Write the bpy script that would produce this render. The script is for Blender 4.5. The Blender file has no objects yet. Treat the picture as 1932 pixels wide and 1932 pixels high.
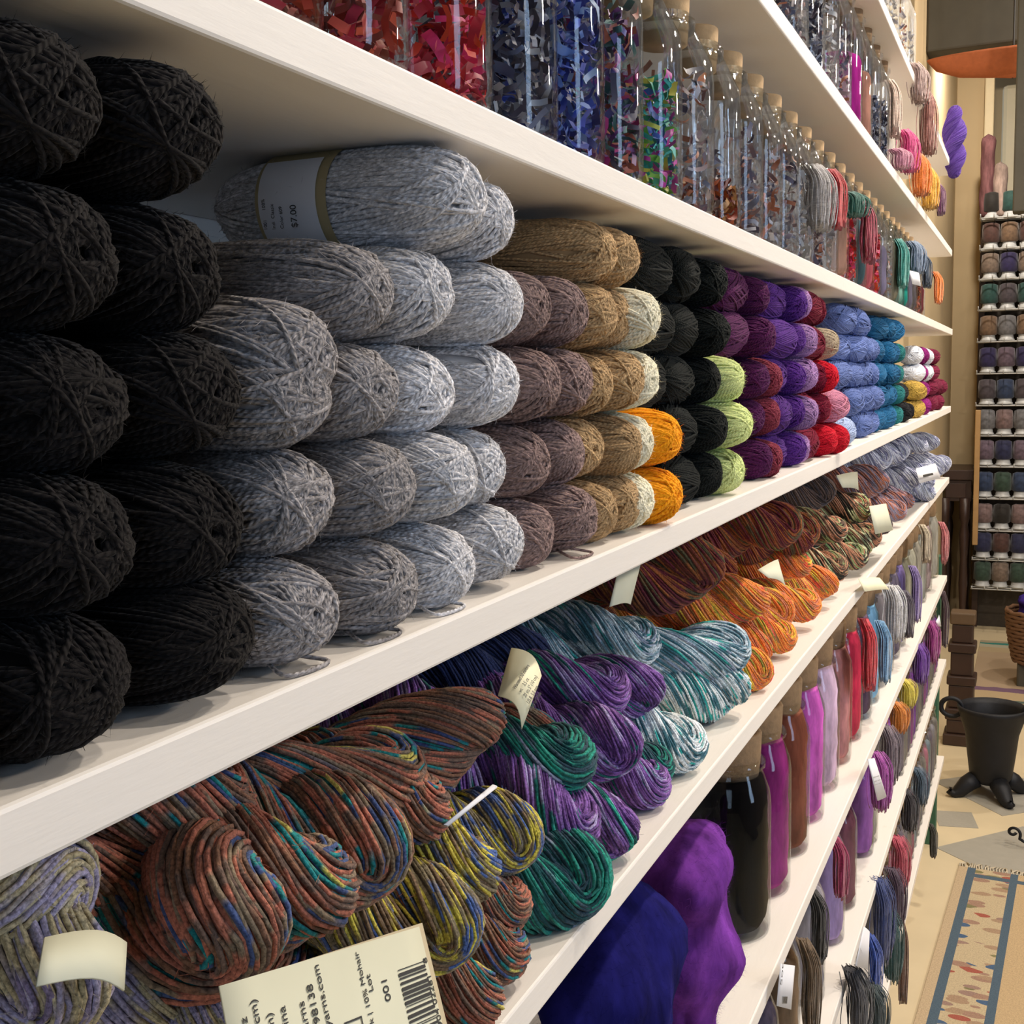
import bpy, bmesh, math, random
import numpy as np
from mathutils import Vector, Matrix

sc = bpy.context.scene
COL = sc.collection
PI = math.pi

# ------------------------------------------------------------------ camera
F = 2200.0; CC = 966.0; EYE = 1.58
CAM = np.array([.24, 0., EYE])
def _pose(vp=(1957, 697), roll=.02):
    y = np.array([(vp[0]-CC)/F, (vp[1]-CC)/F, 1.]); y /= np.linalg.norm(y)
    d = np.array([roll, 1., -(roll*y[0]+y[1])/y[2]]); d /= np.linalg.norm(d)
    return np.stack([np.cross(d, y), y, -d], 1)
RM = _pose()
cd = bpy.data.cameras.new('camera'); cam = bpy.data.objects.new('camera', cd); COL.objects.link(cam)
cd.sensor_width = 36; cd.lens = 36*F/1932; cd.clip_start = .01
cam.matrix_world = Matrix([[RM[0, i], -RM[1, i], -RM[2, i], CAM[i]] for i in range(3)] + [[0, 0, 0, 1]])
sc.camera = cam

# ------------------------------------------------------------------ light
w = bpy.data.worlds.new('world'); sc.world = w; w.use_nodes = True
w.node_tree.nodes['Background'].inputs[0].default_value = (.75, .85, 1, 1)
w.node_tree.nodes['Background'].inputs[1].default_value = .25
sc.view_settings.view_transform = 'Standard'; sc.view_settings.look = 'None'
sc.view_settings.gamma = 1; sc.view_settings.use_curve_mapping = False
sc.view_settings.exposure = 0.5
sc.cycles.transparent_max_bounces = 14
sc.cycles.max_bounces = 6; sc.cycles.diffuse_bounces = 3; sc.cycles.glossy_bounces = 3; sc.cycles.transmission_bounces = 2
sc.cycles.caustics_reflective = False; sc.cycles.caustics_refractive = False
sc.cycles.use_adaptive_sampling = True; sc.cycles.adaptive_threshold = .13
sc.cycles.use_denoising = True
def area(name, loc, to, size, power, col, sy=None):
    l = bpy.data.lights.new(name, 'AREA'); l.energy = power; l.color = col
    l.shape = 'RECTANGLE' if sy else 'DISK'; l.size = size
    if sy: l.size_y = sy
    o = bpy.data.objects.new(name, l); COL.objects.link(o); o.location = loc
    o.rotation_euler = (Vector(to)-Vector(loc)).to_track_quat('-Z', 'Y').to_euler()
    return o
WARM = (1, .885, .755)
for x, y, z, p in ((.8, .75, 3.4, 9), (.8, 2.0, 3.4, 24), (.8, 3.4, 3.4, 26), (1.0, 5.4, 3.4, 20), (.02, 6.45, 3.35, 17), (2.3, 1.3, 2.75, 9), (2.3, 2.6, 2.75, 18), (2.3, 4.2, 2.75, 16)):
    area('ceiling_or_fill_spot', (x, y, z), (0, y+.05, 1.25) if y < 6 else (-.1, 8., 1.3), .12, p, WARM)  # ceiling spots; the farthest is an added fill aimed at the far wall
area('shop_window', (1.5, -2.9, 1.75), (.2, 1.5, 1.4), 1.2, 14, (.55, .74, 1), 1.9)
area('side_window', (3.12, .9, 1.8), (0, .9, 1.5), .5, 22, (.5, .7, 1), 1.9)

# ------------------------------------------------------------------ pixel helpers (pixel ray met with a plane of the room)
def ray(u, v): return RM.T @ np.array([(u-CC)/F, (v-CC)/F, 1.])
def at_x(u, v, x): d = ray(u, v); return CAM + d*((x-CAM[0])/d[0])
def at_y(u, v, y): d = ray(u, v); return CAM + d*((y-CAM[1])/d[1])
def at_z(u, v, z): d = ray(u, v); return CAM + d*((z-CAM[2])/d[2])
def proj(p):
    q = RM @ (np.asarray(p, float)-CAM); return CC+F*q[0]/q[2], CC+F*q[1]/q[2]
def y_for_right(u, xf, r, z=EYE):      # y of an upright round thing of radius r, front at xf, whose right outline is at u
    a = np.linspace(0, PI, 13); lo, hi = .05, 8.
    for _ in range(40):
        m = (lo+hi)/2
        mx = max(proj((xf-r+r*math.sin(t), m-r*math.cos(t), z))[0] for t in a)
        lo, hi = (m, hi) if mx < u else (lo, m)
    return m

# ------------------------------------------------------------------ object helpers
def tag(o, label=None, cat=None, group=None, kind=None):
    if label: o['label'] = label
    if cat: o['category'] = cat
    if group: o['group'] = group
    if kind: o['kind'] = kind
    return o
def link(name, data, parent=None, loc=None, rot=None, scale=None, color=None):
    o = bpy.data.objects.new(name, data); COL.objects.link(o)
    if parent: o.parent = parent
    if loc is not None: o.location = loc
    if rot is not None: o.rotation_euler = rot
    if scale is not None: o.scale = scale
    if color is not None: o.color = (*color[:3], color[3] if len(color) > 3 else 1)
    return o
class MB:
    """collects vertices and faces (with a uv per corner) into one mesh"""
    def __init__(s): s.v = []; s.f = []; s.uv = []; s.mi = []; s.n = 0
    def add(s, v, f, uv=None, mi=0):
        v = np.asarray(v, float); s.v.append(v)
        for k, q in enumerate(f):
            s.f.append([i+s.n for i in q]); s.mi.append(mi)
            s.uv.append(uv[k] if uv is not None else [(0, 0)]*len(q))
        s.n += len(v)
    def box(s, a, b, mi=0):
        (x0, y0, z0), (x1, y1, z1) = a, b
        s.add([(x, y, z) for x in (x0, x1) for y in (y0, y1) for z in (z0, z1)],
              [(0, 1, 3, 2), (4, 6, 7, 5), (0, 4, 5, 1), (2, 3, 7, 6), (0, 2, 6, 4), (1, 5, 7, 3)], mi=mi)
    def lathe(s, prof, seg=32, mi=0, c=(0, 0, 0), sx=1, sy=1):
        n = len(prof); v = []
        for r, z in prof:
            for k in range(seg):
                a = 2*PI*k/seg; v.append((c[0]+sx*r*math.cos(a), c[1]+sy*r*math.sin(a), c[2]+z))
        f = []; uv = []
        for i in range(n-1):
            for k in range(seg):
                k2 = (k+1) % seg
                f.append((i*seg+k, i*seg+k2, (i+1)*seg+k2, (i+1)*seg+k))
                uv.append([(k/seg, i/n), ((k+1)/seg, i/n), ((k+1)/seg, (i+1)/n), (k/seg, (i+1)/n)])
        s.add(v, f, uv, mi)
    def tube(s, P, Nrm, rad, sides=5, closed=False, id=None, mi=0, ulen=None, caps=False):
        P = np.asarray(P); n = len(P)
        T = np.gradient(P, axis=0) if not closed else np.roll(P, -1, 0)-np.roll(P, 1, 0)
        T /= np.linalg.norm(T, axis=1)[:, None]+1e-12
        Nn = Nrm-(Nrm*T).sum(1)[:, None]*T; Nn /= np.linalg.norm(Nn, axis=1)[:, None]+1e-12
        B = np.cross(T, Nn)
        a = np.arange(sides)*2*PI/sides
        rad = np.broadcast_to(np.asarray(rad, float), (n,))
        ring = P[:, None, :]+rad[:, None, None]*(np.cos(a)[None, :, None]*Nn[:, None, :]+np.sin(a)[None, :, None]*B[:, None, :])
        L = np.concatenate([[0], np.cumsum(np.linalg.norm(np.diff(P, axis=0), axis=1))]) if ulen is None else ulen
        ii = np.arange(n if closed else n-1); jj = np.arange(sides)
        i2 = (ii+1) % n; j2 = (jj+1) % sides
        q = np.stack([ii[:, None]*sides+jj, ii[:, None]*sides+j2, i2[:, None]*sides+j2, i2[:, None]*sides+jj], -1).reshape(-1, 4)
        if id is None:
            va, vb = jj/sides, (jj+1)/sides
            u0 = np.repeat(L[ii], sides); u1 = np.repeat(L[np.minimum(ii+1, n-1)], sides)
            va = np.tile(va, len(ii)); vb = np.tile(vb, len(ii))
            uv = np.stack([np.stack([u0, va], -1), np.stack([u0, vb], -1), np.stack([u1, vb], -1), np.stack([u1, va], -1)], 1)
        else:
            idv = np.broadcast_to(np.asarray(id, float), (n,))
            u0 = np.repeat(L[ii], sides); u1 = np.repeat(L[np.minimum(ii+1, n-1)], sides)
            i0 = np.repeat(idv[ii], sides); i1 = np.repeat(idv[np.minimum(ii+1, n-1)], sides)
            uv = np.stack([np.stack([u0, i0], -1), np.stack([u0, i0], -1), np.stack([u1, i1], -1), np.stack([u1, i1], -1)], 1)
        s.add(ring.reshape(-1, 3), q.tolist(), uv.tolist(), mi)
        if caps and not closed:
            b = s.n-n*sides
            s.f += [list(range(b, b+sides))[::-1], list(range(b+(n-1)*sides, b+n*sides))]; s.mi += [mi, mi]
            s.uv += [[(0, 0)]*sides]*2
    def mesh(s, name, mats, smooth=True):
        m = bpy.data.meshes.new(name)
        m.from_pydata(np.concatenate(s.v).tolist(), [], s.f)
        u = m.uv_layers.new(name='UVMap')
        u.data.foreach_set('uv', np.array([c for q in s.uv for c in q], dtype=np.float32).ravel())
        for x in (mats if isinstance(mats, (list, tuple)) else [mats]): m.materials.append(x)
        m.polygons.foreach_set('material_index', s.mi)
        m.polygons.foreach_set('use_smooth', [smooth]*len(s.f))
        m.update(); return m
def bevelled_box(name, a, b, mat, bev=.002, seg=2):
    bm = bmesh.new(); bmesh.ops.create_cube(bm, size=1)
    for v in bm.verts: v.co = Vector([(a[i]+b[i])/2+v.co[i]*(b[i]-a[i]) for i in range(3)])
    bmesh.ops.bevel(bm, geom=bm.edges[:], offset=bev, segments=seg, affect='EDGES', profile=.5)
    m = bpy.data.meshes.new(name); bm.to_mesh(m); bm.free(); m.materials.append(mat); return m
def boxes(*bs):
    k = MB()
    for a, b in bs: k.box(a, b)
    return k

# ------------------------------------------------------------------ materials
class NT:
    def __init__(s, name):
        s.m = bpy.data.materials.new(name); s.m.use_nodes = True; s.t = s.m.node_tree
        s.b = s.t.nodes['Principled BSDF']; s.out = s.t.nodes['Material Output']
    def n(s, typ, **kw):
        x = s.t.nodes.new(typ)
        for k, v in kw.items():
            if k in x.inputs.keys() if isinstance(k, str) else False: x.inputs[k].default_value = v
            else: setattr(x, k, v)
        return x
    def l(s, a, b): s.t.links.new(a, b)
    def math(s, op, a, b=None):
        x = s.n('ShaderNodeMath'); x.operation = op
        for i, q in enumerate((a, b)):
            if q is None: continue
            if isinstance(q, (int, float)): x.inputs[i].default_value = q
            else: s.l(q, x.inputs[i])
        return x.outputs[0]
    def mix(s, fac, a, b, blend='MIX'):
        x = s.n('ShaderNodeMix'); x.data_type = 'RGBA'; x.blend_type = blend
        for sock, q in ((x.inputs[0], fac), (x.inputs[6], a), (x.inputs[7], b)):
            if isinstance(q, (int, float)): sock.default_value = q
            elif isinstance(q, tuple): sock.default_value = (*q[:3], 1)
            else: s.l(q, sock)
        return x.outputs[2]
    def noise(s, vec=None, scale=5, detail=2, rough=.5, dim='3D'):
        x = s.n('ShaderNodeTexNoise'); x.noise_dimensions = dim
        x.inputs['Scale'].default_value = scale; x.inputs['Detail'].default_value = detail; x.inputs['Roughness'].default_value = rough
        if vec is not None: s.l(vec, x.inputs['Vector'])
        return x
    def ramp(s, fac, stops, interp='LINEAR'):
        x = s.n('ShaderNodeValToRGB'); r = x.color_ramp; r.interpolation = interp
        while len(r.elements) < len(stops): r.elements.new(.5)
        for e, (p, c) in zip(r.elements, stops): e.position = p; e.color = (*c[:3], 1)
        s.l(fac, x.inputs[0]); return x.outputs[0]
    def comb(s, x, y, z=0.):
        c = s.n('ShaderNodeCombineXYZ')
        for i, q in enumerate((x, y, z)):
            if isinstance(q, (int, float)): c.inputs[i].default_value = q
            else: s.l(q, c.inputs[i])
        return c.outputs[0]
    def uv(s):
        x = s.n('ShaderNodeUVMap'); y = s.n('ShaderNodeSeparateXYZ'); s.l(x.outputs[0], y.inputs[0]); return y.outputs[0], y.outputs[1]
    def bump(s, h, strength=.5, dist=.001):
        x = s.n('ShaderNodeBump'); x.inputs['Strength'].default_value = strength; x.inputs['Distance'].default_value = dist
        s.l(h, x.inputs['Height']); s.l(x.outputs[0], s.b.inputs['Normal'])
    def set(s, **kw):
        for k, v in kw.items():
            k = k.replace('_', ' ')
            s.b.inputs[k].default_value = (*v, 1) if isinstance(v, tuple) else v
        return s
def plain(name, col, rough=.6, var=.15, scale=40, metal=0., bump=0., **kw):
    t = NT(name); tc = t.n('ShaderNodeTexCoord')
    n = t.noise(tc.outputs['Object'], scale, 4)
    lo = tuple(c*(1-var) for c in col); hi = tuple(min(1, c*(1+var)) for c in col)
    t.l(t.mix(n.outputs[0], lo, hi), t.b.inputs['Base Color'])
    t.set(Roughness=rough, Metallic=metal, **kw)
    if bump: t.bump(n.outputs[0], bump, .002)
    return t.m
def yarn_material():
    t = NT('wool_yarn'); oi = t.n('ShaderNodeObjectInfo'); u, v = t.uv()
    rnd = t.math('MULTIPLY', oi.outputs['Random'], 37.)
    n = t.noise(t.comb(t.math('MULTIPLY', u, 300.), t.math('MULTIPLY', v, 2.5), rnd), 1., 3, .6)
    n2 = t.noise(t.comb(t.math('MULTIPLY', u, 25.), rnd, 0.), 1., 2)
    k = t.ramp(n.outputs[0], [(.32, (.45,)*3), (.5, (.95,)*3), (.7, (1.6,)*3)])
    k2 = t.ramp(n2.outputs[0], [(.35, (.8,)*3), (.65, (1.2,)*3)])
    kk = t.mix(1., k, k2, 'MULTIPLY')
    kk = t.mix(oi.outputs['Alpha'], (1., 1., 1.), kk)
    t.l(t.mix(1., oi.outputs['Color'], kk, 'MULTIPLY'), t.b.inputs['Base Color'])
    ply = t.math('SINE', t.math('MULTIPLY', t.math('ADD', t.math('MULTIPLY', u, 330.), t.math('MULTIPLY', v, 2.)), 2*PI))
    h = t.math('ADD', t.math('MULTIPLY', ply, .45), n.outputs[0])
    t.bump(h, .7, .0006)
    t.set(Roughness=.92, Specular_IOR_Level=.15, Sheen_Weight=.04, Sheen_Roughness=.5)
    return t.m
def dyed_material(name, pal, freq=3.5):
    t = NT(name); oi = t.n('ShaderNodeObjectInfo'); u, v = t.uv()
    rnd = t.math('MULTIPLY', oi.outputs['Random'], 61.)
    n = t.noise(t.comb(t.math('MULTIPLY', u, freq), t.math('MULTIPLY', v, 3.6), rnd), 1., 1.5, .55)
    f = t.n('ShaderNodeMapRange'); f.inputs[1].default_value = .24; f.inputs[2].default_value = .76; t.l(n.outputs[0], f.inputs[0])
    k = len(pal); st = []
    for i, c in enumerate(pal): st += [((i+.12)/k, c), ((i+.88)/k, c)]
    c = t.ramp(f.outputs[0], st)
    tc = t.n('ShaderNodeTexCoord'); fine = t.noise(tc.outputs['Object'], 700, 2, .6)
    kk = t.ramp(fine.outputs[0], [(.3, (.5,)*3), (.5, (1.,)*3), (.72, (1.5,)*3)])
    t.l(t.mix(1., c, kk, 'MULTIPLY'), t.b.inputs['Base Color'])
    t.bump(fine.outputs[0], .8, .0007)
    t.set(Roughness=.9, Specular_IOR_Level=.12, Sheen_Weight=.1)
    return t.m
def fleece_material():
    t = NT('wool_fleece'); oi = t.n('ShaderNodeObjectInfo'); tc = t.n('ShaderNodeTexCoord')
    mp = t.n('ShaderNodeMapping'); mp.inputs['Scale'].default_value = (1, 1, .3); t.l(tc.outputs['Object'], mp.inputs[0])
    n = t.noise(mp.outputs[0], 38, 4, .6)
    k = t.ramp(n.outputs[0], [(.3, (.5,)*3), (.5, (1.,)*3), (.72, (1.6,)*3)])
    t.l(t.mix(1., oi.outputs['Color'], k, 'MULTIPLY'), t.b.inputs['Base Color'])
    t.bump(n.outputs[0], .4, .003)
    t.set(Roughness=.95, Specular_IOR_Level=.05)
    return t.m
def obj_color_material(name, rough=.8, sheen=0.):
    t = NT(name); oi = t.n('ShaderNodeObjectInfo'); tc = t.n('ShaderNodeTexCoord')
    n = t.noise(tc.outputs['Object'], 60, 3)
    k = t.ramp(n.outputs[0], [(.3, (.7,)*3), (.7, (1.3,)*3)])
    t.l(t.mix(1., oi.outputs['Color'], k, 'MULTIPLY'), t.b.inputs['Base Color'])
    t.set(Roughness=rough, Sheen_Weight=sheen); return t.m
def scrap_material(name, pal, rough=.45):
    t = NT(name); u, v = t.uv(); k = len(pal)
    t.l(t.ramp(u, [(i/k, c) for i, c in enumerate(pal)], 'CONSTANT'), t.b.inputs['Base Color'])
    t.set(Roughness=rough, Sheen_Weight=.2); return t.m
def glass_material():
    t = NT('jar_glass'); N = t.t.nodes; N.remove(t.b)
    tr = t.n('ShaderNodeBsdfTransparent'); tr.inputs[0].default_value = (.97, .98, .98, 1)
    gl = t.n('ShaderNodeBsdfGlossy'); gl.inputs['Roughness'].default_value = .03; gl.inputs[0].default_value = (1, 1, 1, 1)
    fr = t.n('ShaderNodeFresnel'); fr.inputs[0].default_value = 1.5
    tc = t.n('ShaderNodeTexCoord'); n = t.noise(tc.outputs['Object'], 22, 2)
    b = t.n('ShaderNodeBump'); b.inputs['Strength'].default_value = .25; b.inputs['Distance'].default_value = .004
    t.l(n.outputs[0], b.inputs['Height']); t.l(b.outputs[0], gl.inputs['Normal']); t.l(b.outputs[0], fr.inputs['Normal'])
    mx = t.n('ShaderNodeMixShader')
    f = t.math('MINIMUM', t.math('MULTIPLY', fr.outputs[0], .55), .8)
    t.l(f, mx.inputs[0]); t.l(tr.outputs[0], mx.inputs[1]); t.l(gl.outputs[0], mx.inputs[2])
    t.l(mx.outputs[0], t.out.inputs[0]); return t.m
def paint_material(name, col, var=.05):
    t = NT(name); tc = t.n('ShaderNodeTexCoord'); mp = t.n('ShaderNodeMapping'); mp.inputs['Scale'].default_value = (1, .12, 1)
    t.l(tc.outputs['Object'], mp.inputs[0])
    n = t.noise(mp.outputs[0], 70, 5, .6); g = t.noise(tc.outputs['Object'], 9, 5, .7)
    c = t.mix(n.outputs[0], tuple(x*(1-var) for x in col), col)
    scuff = t.ramp(g.outputs[0], [(.66, (1, 1, 1)), (.78, (.86, .84, .8))])
    t.l(t.mix(1., c, scuff, 'MULTIPLY'), t.b.inputs['Base Color'])
    t.bump(n.outputs[0], .35, .0012); t.set(Roughness=.5); return t.m

M = {}
M['yarn'] = yarn_material(); M['fleece'] = fleece_material(); M['glass'] = glass_material()
M['floss'] = obj_color_material('cotton_floss', .75, .3)
M['white'] = paint_material('white_shelf_paint', (.86, .81, .75))
M['wall'] = plain('beige_wall', (.56, .43, .25), .8, .06, 3)
M['backwall'] = plain('off_white_wall', (.66, .62, .58), .8, .06, 6)
M['shade'] = plain('brown_wall', (.22, .18, .15), .8, .1, 3)
M['cream'] = plain('cream_trim', (.78, .66, .43), .6, .05)
M['ceiling'] = plain('grey_ceiling', (.2, .2, .17), .9, .2, 3)
M['cork'] = plain('cork', (.3, .19, .1), .85, .35, 120, bump=.4)
M['corklight'] = plain('light_cork', (.5, .33, .17), .85, .25, 120, bump=.4)
M['paper'] = plain('pale_green_paper', (.62, .62, .48), .7, .05)
M['paperdark'] = plain('tan_paper', (.5, .43, .29), .7, .05)
M['paperwhite'] = plain('white_paper', (.74, .75, .8), .7, .03)
M['creampaper'] = plain('cream_paper', (.82, .78, .55), .7, .04)
M['kraft'] = plain('tan_backing', (.42, .34, .18), .7, .05)
M['ink'] = plain('black_ink', (.03, .03, .03), .7, 0)
M['darkwood'] = plain('dark_wood', (.04, .02, .014), .4, .3, 20)
M['tanwood'] = plain('tan_wood', (.42, .25, .1), .5, .2, 20)
M['iron'] = plain('cast_iron', (.012, .013, .017), .55, .4, 30, .4, .6)
M['wire'] = plain('white_wire', (.6, .62, .63), .4, .05)
M['green'] = plain('green_paint', (.035, .12, .07), .5, .2)
M['terracotta'] = plain('terracotta', (.45, .13, .05), .8, .2, 60)
M['grey'] = plain('dark_grey_post', (.07, .065, .05), .7, .2, 10)
M['darkback'] = plain('rack_gloom', (.05, .04, .03), .8, .3)
M['tile'] = plain('grey_tile', (.36, .34, .29), .5, .12, 12)

# ------------------------------------------------------------------ room
def room():
    f = link('floor', boxes(((-.3, -3, -.05), (3.2, 9.2, 0))).mesh('floor', plain('cream_floor', (.66, .55, .36), .55, .12, 6), False)); tag(f, kind='structure')
    tg = boxes(((-.5, -.5, 0), (.5, .5, .0015))).mesh('tile', M['tile'], False)
    for x, y, s, r in ((.28, 3.98, .40, .85), (.17, 4.62, .34, .72), (.95, 4.3, .5, .8), (.02, 4.27, .13, .2), (.62, 5.1, .4, .78)):
        link('tile', tg, f, (x, y, 0), (0, 0, r), (s, s*1.15, 1))
    for nm, a, b, m in (('wall_left', (-.3, -3, 0), (-.262, 3.9, 3.7), 'backwall'), ('wall_left_far', (-.3, 3.9, 0), (-.262, 8.2, 3.7), 'wall'), ('wall_right', (3.2, -3, 0), (3.25, 9.2, 3.7), 'shade'),
                        ('wall_back', (-.3, -3.05, 0), (3.2, -3, 3.7), 'shade'), ('ceiling', (-.3, -3, 3.7), (3.2, 9.2, 3.75), 'ceiling')):
        tag(link(nm, boxes((a, b)).mesh(nm, M[m], False)), kind='structure')
    tag(link('wall_far', boxes(((-.262, 8.0, 0), (-.09, 8.2, 3.7)), ((-.262, 8.0, 3.45), (3.2, 8.2, 3.7)), ((-.09, 8.9, 0), (3.2, 9.2, 3.7))).mesh('wall_far', M['wall'], False)), kind='structure')
    tag(link('trim_1', bevelled_box('trim', (-.1, 7.93, 0), (-.045, 8.0, 3.45), M['cream'], .008)), kind='structure')
    tag(link('trim_2', bevelled_box('trim', (-.02, 8.6, 2.0), (.16, 8.7, 3.45), plain('pale_column', (.85, .74, .5), .5, .04), .03)), kind='structure')
room()

# ------------------------------------------------------------------ shelves
Z = {k: EYE+v for k, v in dict(D=.592, C=.357, B=.128, A=-.107, E=-.327, F=-.636, G=-.916, H=-1.236).items()}   # tops
TH = .019; YE = 3.85; DEP = .26
def shelves():
    root = link('wall_shelf_unit', None); root.location = (-DEP, 2.2, 0)
    tag(root, 'long white painted wall shelving unit holding the yarns and jars', 'shelf unit')
    for k, z in Z.items():
        y1 = YE + (.05 if k in 'GH' else 0) - (.1 if k in 'CD' else 0)
        b = link('shelf_board', bevelled_box('shelf_board', (-DEP, -.6, z-TH), (0, y1, z), M['white'], .0016), root); b.matrix_parent_inverse = root.matrix_basis.inverted()
    for y in (.745, 2.3, 3.75):
        b = link('upright', bevelled_box('upright', (-DEP, y, .0), (-DEP+.022, y+.045, 2.6), M['white'], .002), root); b.matrix_parent_inverse = root.matrix_basis.inverted()
    b = link('end_post', bevelled_box('end_post', (-.075, 4.0, 0), (-.028, 4.05, .98), M['green'], .003), root); b.matrix_parent_inverse = root.matrix_basis.inverted()
    b['label'] = 'green painted wooden end post'
    b = link('plinth', bevelled_box('plinth', (-DEP, -.6, 0), (-.12, YE, .2), plain('brown_plinth', (.3, .2, .12), .7, .2), .003), root); b.matrix_parent_inverse = root.matrix_basis.inverted()
shelves()

# ------------------------------------------------------------------ yarn balls
BL, BRY, BRZ = .122, .0288, .0228
def sup(P, n=3.3):
    rho = np.hypot(P[:, 1], P[:, 2]); s = (np.abs(P[:, 0])**n+rho**n)**(-1/n); return P*s[:, None]
def fibre(mb, p, n, g, lo, hi, wd=.00009):
    t = np.cross(n, g.normal(size=3)); t /= np.linalg.norm(t)+1e-9; l = g.uniform(lo, hi); wv = np.cross(t, n)*wd
    a = p+t*l*.5+n*l*.22; b = p+t*l+n*l*g.uniform(.15, .65)
    mb.add([p-wv, p+wv, a+wv, a-wv, b], [(0, 1, 2, 3), (3, 2, 4)], [[(l, .5)]*4, [(l, .5)]*3])
def ball_mesh(seed):
    rg = np.random.default_rng(seed)
    be, ph = [], []; phi = rg.uniform(0, 6.28)
    for b in range(17):
        n = int(rg.integers(6, 10)); beta = (rg.uniform(1.2, 1.52), rg.uniform(1.38, 1.53))[b % 3 == 0] if b < 13 else rg.uniform(1.05, 1.45)
        d = rg.choice((-1, 1))*rg.uniform(.075, .10); phi += rg.uniform(1.2, 2.6)
        for k in range(n): be.append(beta+rg.normal(0, .012)); ph.append(phi+k*d)
        phi += n*d
    K = len(be); seg = 38; s = np.linspace(0, K-1.001, (K-1)*seg)
    B = np.interp(s, np.arange(K), be); H = np.interp(s, np.arange(K), ph); a = s*2*PI
    e1 = np.stack([-np.sin(B), np.cos(B)*np.cos(H), np.cos(B)*np.sin(H)], 1)
    e2 = np.stack([0*B, -np.sin(H), np.cos(H)], 1)
    P = sup(e1*np.cos(a)[:, None]+e2*np.sin(a)[:, None])
    lay = s/K; wob = .0006*np.sin(s*1.7+seed)+.0004*np.sin(s*.61*PI)
    dim = np.array([BL/2, BRY, BRZ])
    N = P/dim; N /= np.linalg.norm(N, axis=1)[:, None]
    pos = P*(dim-.0034)+N*(.0022*lay+wob)[:, None]
    mb = MB(); mb.tube(pos, N, .00105, 5)
    t = np.linspace(-PI/2, PI/2, 17); pts = np.stack([np.sin(t), np.cos(t), 0*t], 1); pts = sup(pts)
    prof = [(max(r, .0)*.92, x*.93) for x, r, _ in pts]
    prof[-1] = (0, .9); prof[0] = (0, -.9)
    k = len(prof); v = []
    for r, x in prof:
        for j in range(20):
            q = 2*PI*j/20; v.append((x*BL/2, r*math.cos(q)*BRY, r*math.sin(q)*BRZ))
    f = [(i*20+j, i*20+(j+1) % 20, (i+1)*20+(j+1) % 20, (i+1)*20+j) for i in range(k-1) for j in range(20)]
    mb.add(v, f)
    for q in rg.integers(0, len(pos), 900):                      # stray fibres
        fibre(mb, pos[q]+N[q]*.0009, N[q], rg, .0025, .0065)
    return mb.mesh('yarn_ball', M['yarn'])
BALLS = [ball_mesh(s) for s in range(6)]
ORD = ['first', 'second', 'third', 'fourth', 'fifth', 'sixth', 'seventh', 'eighth', 'ninth', 'tenth', 'eleventh', 'twelfth', 'thirteenth', 'fourteenth', 'fifteenth', 'sixteenth', 'seventeenth', 'eighteenth', 'nineteenth', 'twentieth', 'twenty-first', 'twenty-second', 'twenty-third', 'twenty-fourth', 'twenty-fifth', 'twenty-sixth', 'twenty-seventh', 'twenty-eighth', 'twenty-ninth', 'thirtieth', 'thirty-first', 'thirty-second', 'thirty-third', 'thirty-fourth', 'thirty-fifth', 'thirty-sixth', 'thirty-seventh', 'thirty-eighth', 'thirty-ninth', 'fortieth']
YC = {  # colour, heather strength
 'charcoal black': ((.0075, .006, .006), 1.), 'dark grey heather': ((.3, .28, .28), 1.), 'pale blue-grey heather': ((.62, .61, .63), .9),
 'mauve brown': ((.25, .17, .155), .9), 'tan': ((.46, .3, .15), .8), 'cream': ((.88, .82, .62), .2), 'orange': ((.95, .36, .01), .4),
 'black-green': ((.0045, .0065, .0055), .6), 'pale lime': ((.72, .8, .33), .3), 'plum purple': ((.085, .009, .07), .7), 'rust pink': ((.25, .035, .06), .5),
 'deep violet': ((.085, .02, .2), .6), 'lilac': ((.4, .22, .45), .4), 'dark crimson': ((.17, .005, .025), .6), 'bright red': ((.6, .008, .025), .4),
 'rose pink': ((.62, .25, .36), .3), 'pale blue': ((.45, .55, .8), .3), 'periwinkle blue': ((.14, .2, .46), .5), 'teal blue': ((.012, .12, .27), .5),
 'sea green': ((.03, .2, .2), .5), 'black': ((.01, .01, .013), .6), 'metallic gold': ((.5, .33, .07), 1.), 'maroon glitter': ((.2, .015, .05), 1.), 'magenta glitter': ((.25, .01, .16), 1.), 'white': ((.72, .74, .8), .2), 'beige': ((.45, .36, .25), .4)}
ROWH = .0415
rb = random.Random(5)
COUNT = {}
def yball(col, y, row, xf, jit=1., sy=1., dz=0.):
    c, h = YC[col]
    x = xf - BL/2 + rb.uniform(-.006, .006)*jit
    o = link('yarn_ball', rb.choice(BALLS), None, (x, y+rb.uniform(-.004, .004)*jit, Z['A']+.0212+row*ROWH+dz),
             (rb.choice((0, PI))+rb.uniform(-.12, .12), rb.uniform(-.05, .05)*jit, rb.uniform(-.12, .12)*jit), (1, sy, 1), (*c, h))
    k = rb.uniform(.88, 1.1); o.color = (c[0]*k, c[1]*k, c[2]*k, h)
    return o
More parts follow.
